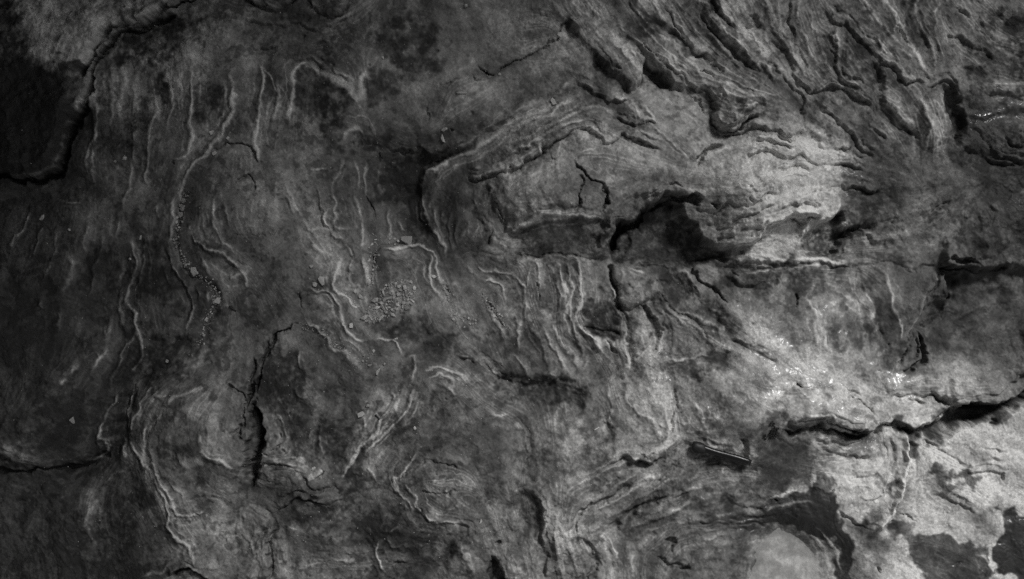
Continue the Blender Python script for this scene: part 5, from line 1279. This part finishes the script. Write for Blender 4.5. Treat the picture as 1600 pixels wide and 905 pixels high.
single = [  # sheet, x, y, radius(mm), tone, kind, stretch, rot, label
    ('a1', 584, 745, 5.0, 1, 's', 1, 0, 'larger of two round pale pebbles on the smooth rock right of the dark slab'),
    ('a1', 541, 762, 3.8, 0, 's', 1, 1, 'smaller of two round pebbles on the smooth rock right of the dark slab'),
    ('a1', 1002, 628, 4.2, 2, 'f', 1, .6, 'white three-cornered chip above the hooked hairline crack'),
    ('a1', 1080, 654, 4.0, 1, 's', 1, 0, 'pale pebble just above the hooked hairline crack'),
    ('a1', 1056, 643, 3.0, 0, 's', 1, 0, 'small grey pebble between the white chip and the pale pebble'),
    ('a1', 1015, 724, 4.0, 1, 'f', 1.3, .7, 'pale chip at the left end of the hooked hairline crack'),
    ('a2', 990, 38, 4.2, 0, 's', 1, 0, 'round grey pebble near the top edge, on bare smooth rock'),
    ('a2', 427, 400, 3.0, 2, 's', 1.5, .5, 'small white oval grain on the tip of the arched pale band'),
    ('a2', 603, 281, 2.6, 2, 's', 1.4, 0, 'tiny white grain on the mottled rock below the top edge'),
    ('a2', 888, 611, 4.3, 1, 's', 1.5, 2.2, 'slim pale pebble just above the square flake'),
    ('a2', 888, 651, 6.4, 1, 'f', 1, .8, 'square pale grey flake on the smooth rock above the long ridge'),
    ('a2', 1150, 360, 3.6, 1, 's', 1, 0, 'small pale pebble in the bend of the dark crack near the top'),
    ('a3', 222, 180, 5.4, 1, 's', 1.2, 0, 'pale pebble lodged at the upper end of the long thin crack'),
    ('a3', 190, 492, 5.0, 1, 'f', 1.6, .4, 'pale chip on the banded ridge below the wedge'),
    ('b1', 186, 120, 4.4, 1, 's', 1.35, .8, 'lone oval pale pebble on dark rock near the left edge'),
    ('b1', 316, 176, 2.6, 2, 's', 1.5, -.2, 'tiny white grain right of the lone oval pebble'),
    ('b1', 607, 316, 2.6, 2, 's', 1, 0, 'white dot of grit on the wide pale streak at left'),
    ('b1', 655, 215, 3.0, 1, 's', 1.4, .7, 'small pale chip at the head of the wide pale streak'),
    ('b1', 785, 800, 3.6, 1, 'f', 1, 0, 'small pale chip in the dark patch below the grit trail'),
    ('b1', 920, 372, 7.0, 1, 'f', 1.3, .6, 'largest pale flake in the long grit trail'),
    ('b1', 1022, 513, 6.4, 1, 'f', 1, .1, 'square flake at the bend of the long grit trail'),
    ('b1', 865, 38, 5.0, 0, 'f', 1, 0, 'uppermost flat flake of the long grit trail'),
    ('b1', 856, 72, 5.2, 0, 'f', 1.2, 0, 'second flat flake from the top of the long grit trail'),
    ('b1', 850, 110, 5.6, 0, 'f', 1.1, .3, 'third flat flake from the top of the long grit trail'),
    ('b2', 265, 352, 3.6, 1, 'f', 1.2, .6, 'lone pale chip on open dark rock left of the paired pebbles'),
    ('b2', 314, 415, 6.0, 1, 'f', 1.45, 0, 'oblong pale flake, upper of the pair above the small hooked crack'),
    ('b2', 280, 438, 5.2, 1, 'f', 1, .3, 'angular pale flake, lower of the pair above the small hooked crack'),
    ('b2', 468, 467, 3.8, 2, 's', 1, 0, 'round whitish pebble left of the heap of grit'),
    ('b2', 494, 492, 4.2, 1, 's', 1.4, -.2, 'pale pebble next to the round whitish one, left of the heap'),
    ('b2', 712, 229, 9.5, 0, 'f', 1.25, .25, 'largest grey stone, lying on the ledge above the heap of grit'),
    ('b2', 838, 400, 3.4, 2, 's', 1.7, .15, 'white oval pebble on the pale band right of the heap'),
    ('b2', 450, 630, 4.4, 2, 'f', 1.3, .8, 'white angular pebble below left of the heap of grit'),
    ('b2', 665, 690, 3.4, 1, 's', 1, 0, 'round pale pebble on the dark rim below the heap'),
    ('b2', 588, 842, 4.6, 1, 'f', 1.6, 1.1, 'long pale chip standing apart below the lower grit patch'),
    ('b2', 558, 748, 3.2, 1, 's', 1, 0, 'small pale pebble in the lower grit patch'),
    ('b2', 610, 810, 3.4, 0, 's', 1, 0, 'grey pebble right of the lower grit patch'),
    ('c1', 337, 167, 5.0, 0, 'f', 1.3, 2.0, 'grey oblong chip on the dark rock at lower left'),
    ('c2', 490, 135, 5.6, 1, 'f', 1.4, .8, 'pale broken chip at the upper end of the bright diagonal rib'),
    ('c2', 522, 98, 3.6, 0, 's', 1, 0, 'small grey pebble above the broken chip by the diagonal rib'),
    ('c2', 740, 202, 2.8, 2, 's', 1.4, 0, 'tiny white grain right of the diagonal ribs'),
    ('c2', 1038, 632, 4.2, 1, 'f', 1, .3, 'pale chip alone on the lower rock, left of the rough ledge'),
    ('c2', 272, 386, 3.4, 2, 's', 1.3, 0, 'small white grain at the tip of the cracked flake'),
    ('c3', 545, 65, 3.8, 1, 's', 1, .5, 'pale pebble beside the thin pale lamina above the twig'),
]
for sh_, x, y, r_, tone, kd, stq, rot, label in single:
    px_, py_ = conv(sh_, [(x, y)])[0]
    if kd == 'f':
        me = FLAKES[int(x) % 5].copy(); me.materials.clear(); me.materials.append(M_GRIT[tone])
        put('rock_chip', me, px_, py_, r_, label, 'stone chip', None, stq, rot, .5)
    else:
        put('pebble', STONES[tone, int(x) % 7], px_, py_, r_, label, 'pebble', None, stq, rot, .5)


def scatter(n, where, sizes, label, group, tones=(0, 0, 1, 1, 2), lift=.4):
    done = []
    tries = 0
    while len(done) < n and tries < n * 60:
        tries += 1
        px_, py_ = where()
        r_ = random.uniform(*sizes) if random.random() < .7 else sizes[0]
        if any((px_ - a) ** 2 + (py_ - b) ** 2 < (.72 * (r_ + c)) ** 2 for a, b, c in done):
            continue
        done.append((px_, py_, r_))
        put('grit_grain', STONES[random.choice(tones), random.randrange(7)], px_, py_, r_, label, 'grit', group, random.uniform(.9, 1.5), random.uniform(0, 6.28), lift + .35)
    return done


def in_poly(pts):
    P = np.array(pts)
    x0, y0, x1, y1 = P[:, 0].min(), P[:, 1].min(), P[:, 0].max(), P[:, 1].max()
    def f():
        while True:
            x, y = random.uniform(x0, x1), random.uniform(y0, y1)
            if inside(pts, np.array([x]), np.array([y]))[0]:
                return x, y
    return f


def along(sheet, pts, w):
    P = smooth_line(conv(sheet, pts), 3)
    def f():
        q = P[random.randrange(len(P))]
        return q[0] + random.gauss(0, w), q[1] + random.gauss(0, w)
    return f


HEAP = [(595, 450), (611, 441), (632, 434), (645, 443), (652, 459), (643, 480), (618, 491), (595, 503), (571, 507), (568, 489), (583, 473), (594, 459)]
scatter(125, in_poly(HEAP), (1.6, 5.2), 'angular grain of grit in the pale heap at the middle left', 'grit in the pale heap', (0, 0, 1, 1, 1, 2))
scatter(44, along('b1', [(870, 20), (850, 90), (832, 150), (830, 240), (855, 290), (880, 345), (915, 385)], 2.6), (1.5, 3.2), 'grain of grit in the upper half of the long trail at left', 'grit in the upper trail')
scatter(40, along('b1', [(960, 405), (1010, 450), (1025, 500), (1000, 560), (965, 600), (955, 660), (945, 730)], 2.8), (1.4, 3.0), 'grain of grit in the lower half of the long trail at left', 'grit in the lower trail')
scatter(22, along('b2', [(570, 290), (560, 340), (545, 380), (545, 420), (550, 440)], 2.2), (1.6, 3.4), 'grain of grit in the groove just above the heap', 'grit in the groove above the heap')
scatter(10, along('b2', [(545, 200), (555, 215), (525, 325), (520, 340)], 2.5), (1.6, 3), 'grain of grit on the streak left of the large grey stone', 'grit by the large stone')
scatter(12, along('b2', [(885, 420), (900, 460), (915, 490), (935, 488)], 2.6), (1.8, 3.8), 'grain of grit at the foot of the pale band right of the heap', 'grit at the pale band')
scatter(20, in_poly(conv('b2', [(890, 570), (930, 550), (980, 580), (1050, 610), (1040, 640), (930, 640)])), (1.4, 3.0), 'grain of grit strewn on flat rock right of the heap', 'grit strewn on flat rock', (1, 1, 2, 0))
scatter(22, along('b2', [(1075, 480), (1090, 510), (1120, 555), (1150, 590), (1180, 635)], 2.6), (1.4, 2.8), 'grain of grit in the short slanting groove at the centre', 'grit in the slanting groove')
scatter(24, along('b2', [(215, 625), (280, 640), (340, 680), (390, 730), (440, 750), (480, 800)], 2.4), (1.2, 2.5), 'grain of grit along the pale lamina below the heap', 'grit along the lamina', (0, 0, 3, 1))
scatter(14, in_poly(conv('b2', [(490, 740), (560, 735), (580, 800), (520, 830), (490, 800)])), (1.3, 2.6), 'grain of grit in the patch below the heap', 'grit in the lower patch', (0, 1, 3))
scatter(16, along('b2', [(430, 485), (470, 530), (515, 552)], 2.2), (1.2, 2.4), 'grain of grit on the pale curve left of the heap', 'grit on the pale curve')
scatter(8, along('b2', [(620, 210), (640, 225), (660, 240)], 3), (1.4, 2.8), 'grain of grit left of the large grey stone on the ledge', 'grit on the ledge')


def loose_sand():
    """the finest grains, too many to count"""
    verts, faces = [], []
    r = random.Random(3)
    tet = [(0, 1, 2), (0, 2, 3), (0, 3, 4), (0, 4, 1), (1, 4, 3, 2)]
    def add(px_, py_, s):
        n0 = len(verts); z = ground(px_, py_) / 1000
        x, y = (px_ - 800) / 1000, (452.5 - py_) / 1000
        verts.append((x, y, z + s * .9 / 1000))
        a = r.uniform(0, 6)
        for k in range(4):
            verts.append((x + s * r.uniform(.7, 1.1) * math.cos(a + k * 1.57) / 1000, y + s * r.uniform(.7, 1.1) * math.sin(a + k * 1.57) / 1000, z - .0004))
        faces.extend([tuple(n0 + i for i in f) for f in tet])
    for _ in range(1500):
        px_, py_ = r.gauss(520, 260), r.uniform(20, 880)
        if 20 < px_ < 1150:
            add(px_, py_, r.choice((.6, .7, .9, 1.3)))
    f = in_poly(HEAP)
    for _ in range(420):
        add(*f(), r.uniform(.8, 1.6))
    for sh_, q, n in (('b1', [(870, 0), (830, 200), (860, 300), (920, 385), (1020, 470), (1000, 560), (950, 700)], 260), ('b2', [(215, 628), (340, 680), (430, 742), (500, 840)], 160), ('b2', [(880, 430), (900, 480), (940, 560), (960, 620)], 90), ('b2', [(1080, 500), (1180, 640)], 80), ('b2', [(600, 200), (550, 300), (530, 500)], 120)):
        g = along(sh_, q, 4.5)
        for _ in range(n):
            add(*g(), r.uniform(.6, 1.4))
    me = bpy.data.meshes.new('loose_sand'); me.from_pydata(verts, [], faces); me.materials.append(M_GRIT[1])
    o = bpy.data.objects.new('loose_sand', me); col.objects.link(o)
    tag(o, 'fine pale sand grains sprinkled over the dark rock', 'sand', kind='stuff')


loose_sand()

# ------------------------------------------------------------------ twig, splinters, moss
def wood_material(name, v, rough=.3):
    m, n, l, b = node_mat(name)
    co = n.new('ShaderNodeTexCoord').outputs['Object']
    mp = n.new('ShaderNodeMapping'); mp.inputs['Scale'].default_value = (1, 9, 9); l.new(co, mp.inputs[0])
    g = nz(n, l, mp.outputs[0], 90, 4, .6)
    val = mth(n, l, 'MULTIPLY', mth(n, l, 'MULTIPLY_ADD', g, 1.2, .4), v)
    cc = n.new('ShaderNodeCombineColor')
    for i in range(3):
        l.new(val, cc.inputs[i])
    l.new(cc.outputs[0], b.inputs['Base Color'])
    b.inputs['Roughness'].default_value = rough
    bp = n.new('ShaderNodeBump'); bp.inputs['Distance'].default_value = .00015; l.new(g, bp.inputs['Height']); l.new(bp.outputs[0], b.inputs['Normal'])
    return m


M_TWIG = wood_material('wet_black_wood', .006, .33)
M_BARK = wood_material('black_bark', .010, .55)


def tube(name, path, prof, mat, parent, groove=0.0, seg=14, noise_a=.0, seed=0):
    r = random.Random(seed)
    bm = bmesh.new()
    rings = []
    n = len(path)
    for k in range(n):
        d = (path[min(k + 1, n - 1)] - path[max(k - 1, 0)]).normalized()
        side = d.cross(Vector((0, 0, 1))).normalized(); up = side.cross(d)
        ring = []
        for s in range(seg):
            a = 2 * math.pi * s / seg
            rr = prof[k] * (1 - groove * max(0, math.cos(2 * (a - 1.15))) ** 3 + r.uniform(-noise_a, noise_a))
            ring.append(bm.verts.new(path[k] + side * (math.cos(a) * rr) + up * (math.sin(a) * rr * .85)))
        rings.append(ring)
    for a, b in zip(rings[:-1], rings[1:]):
        for s in range(seg):
            bm.faces.new((a[s], a[(s + 1) % seg], b[(s + 1) % seg], b[s]))
    bm.faces.new(rings[0]); bm.faces.new(rings[-1])
    bmesh.ops.recalc_face_normals(bm, faces=bm.faces)
    me = bpy.data.meshes.new(name); bm.to_mesh(me); bm.free()
    for p in me.polygons:
        p.use_smooth = len(p.vertices) == 4
    me.materials.append(mat)
    o = bpy.data.objects.new(name, me); col.objects.link(o)
    if parent:
        o.parent = parent
        o.matrix_parent_inverse = parent.matrix_world.inverted()
    return o


A, B = (1080, 693), (1170, 721.5)
zA = max(ground(A[0], A[1], True), ground(1090, 697, True)) + 5.5
zB = ground(B[0], B[1], True) + 4.5
zm = max(ground(A[0] + (B[0] - A[0]) * t_, A[1] + (B[1] - A[1]) * t_, True) - (zA + (zB - zA) * t_) + 5 for t_ in np.linspace(0, 1, 12))
zA += max(0, zm); zB += max(0, zm)
twig = bpy.data.objects.new('twig', None); col.objects.link(twig)
twig.location = wpos(1125, 707, min(zA, zB) - 5)
tag(twig, 'short black glossy twig with a thick blunt end lying on wet rock', 'twig')
bpy.context.view_layer.update()
def tw(t_, dz=0, off=0):
    nx, ny = -(B[1] - A[1]) / 94.4, (B[0] - A[0]) / 94.4
    return wpos(A[0] + (B[0] - A[0]) * t_ + nx * off, A[1] + (B[1] - A[1]) * t_ + ny * off, zA + (zB - zA) * t_ + dz)
T_ = np.linspace(.16, 1, 16)
tube('stem', [tw(t_, .4 * math.sin(t_ * 9), .7 * math.sin(t_ * 5)) for t_ in T_], [(.0054 + .0005 * math.sin(t_ * 11)) * (1 if t_ < .97 else .9) for t_ in T_], M_TWIG, twig, groove=.22, noise_a=.0)
T_ = np.linspace(0, .34, 11)
tube('bark_end', [tw(t_, .2, 1.2) for t_ in T_], [.0022 + .0062 * math.sin(min(1, (t_ / .34) * 1.15 + .16) * math.pi) ** .6 for t_ in T_], M_BARK, twig, noise_a=.1, seed=4)


def splinter(sheet, a, b, r_, mat, label):
    a, b = conv(sheet, [a, b])
    pts = []
    for t_ in np.linspace(0, 1, 6):
        x, y = a[0] + (b[0] - a[0]) * t_, a[1] + (b[1] - a[1]) * t_
        pts.append((x, y))
    z = max(ground(x, y, True) for x, y in pts) + r_ * .7
    o = tube('wood_splinter', [wpos(x, y, z) for x, y in pts], [r_ / 1000 * (.6 + .4 * math.sin(math.pi * (.15 + .7 * t_))) for t_ in np.linspace(0, 1, 6)], mat, None, .1, 7, .12, int(a[0]))
    tag(o, label, 'splinter')


splinter('a2', (948, 446), (996, 447), 1.9, M_GRIT[0], 'small grey splinter lying level on the smooth rock near the top')
splinter('a2', (580, 712), (592, 745), 1.6, M_BARK, 'short black splinter standing upright below the small broken ledge')
splinter('b1', (1080, 540), (1115, 562), 1.6, M_BARK, 'thin black splinter right of the square flake in the grit trail')
splinter('c2', (558, 138), (578, 162), 1.7, M_BARK, 'short dark splinter at the upper end of the bright diagonal rib')
splinter('c3', (378, 210), (402, 196), 1.0, M_GRIT[2], 'tiny white sliver at the rim of the pale dusty patch')


def moss():
    m, n, l, b = node_mat('black_moss')
    b.inputs['Base Color'].default_value = (.012, .012, .0115, 1); b.inputs['Roughness'].default_value = .5
    bm = bmesh.new()
    r = random.Random(9)
    def blade(px_, py_, ln, wd, up):
        a = r.uniform(0, 6.28)
        base = wpos(px_, py_, ground(px_, py_) - .5)
        d = Vector((math.cos(a), math.sin(a), 0)); s = Vector((-d.y, d.x, 0))
        v = [bm.verts.new(base - s * wd), bm.verts.new(base + s * wd), bm.verts.new(base + d * ln * .55 + s * wd * .8 + Vector((0, 0, up))), bm.verts.new(base + d * ln + Vector((0, 0, up * .7))), bm.verts.new(base + d * ln * .55 - s * wd * .8 + Vector((0, 0, up)))]
        bm.faces.new((v[0], v[1], v[2], v[4])); bm.faces.new((v[4], v[2], v[3]))
    for cx, cy, rx, ry, k in ((1202, 676, 7, 8.5, 190), (1200, 659, 4, 4, 45), (1190, 681, 2, 4.5, 36), (1206, 668, 5, 4, 50)):
        for _ in range(k):
            t_, q = r.uniform(0, 6.28), math.sqrt(r.random())
            blade(cx + rx * q * math.cos(t_), cy + ry * q * math.sin(t_), r.uniform(.0015, .0035), r.uniform(.0004, .0009), r.uniform(.001, .003))
    me = bpy.data.meshes.new('moss_tuft'); bm.to_mesh(me); bm.free(); me.materials.append(m)
    o = bpy.data.objects.new('moss_tuft', me); col.objects.link(o)
    tag(o, 'small black tuft of moss on wet rock right of the twig', 'moss')


moss()
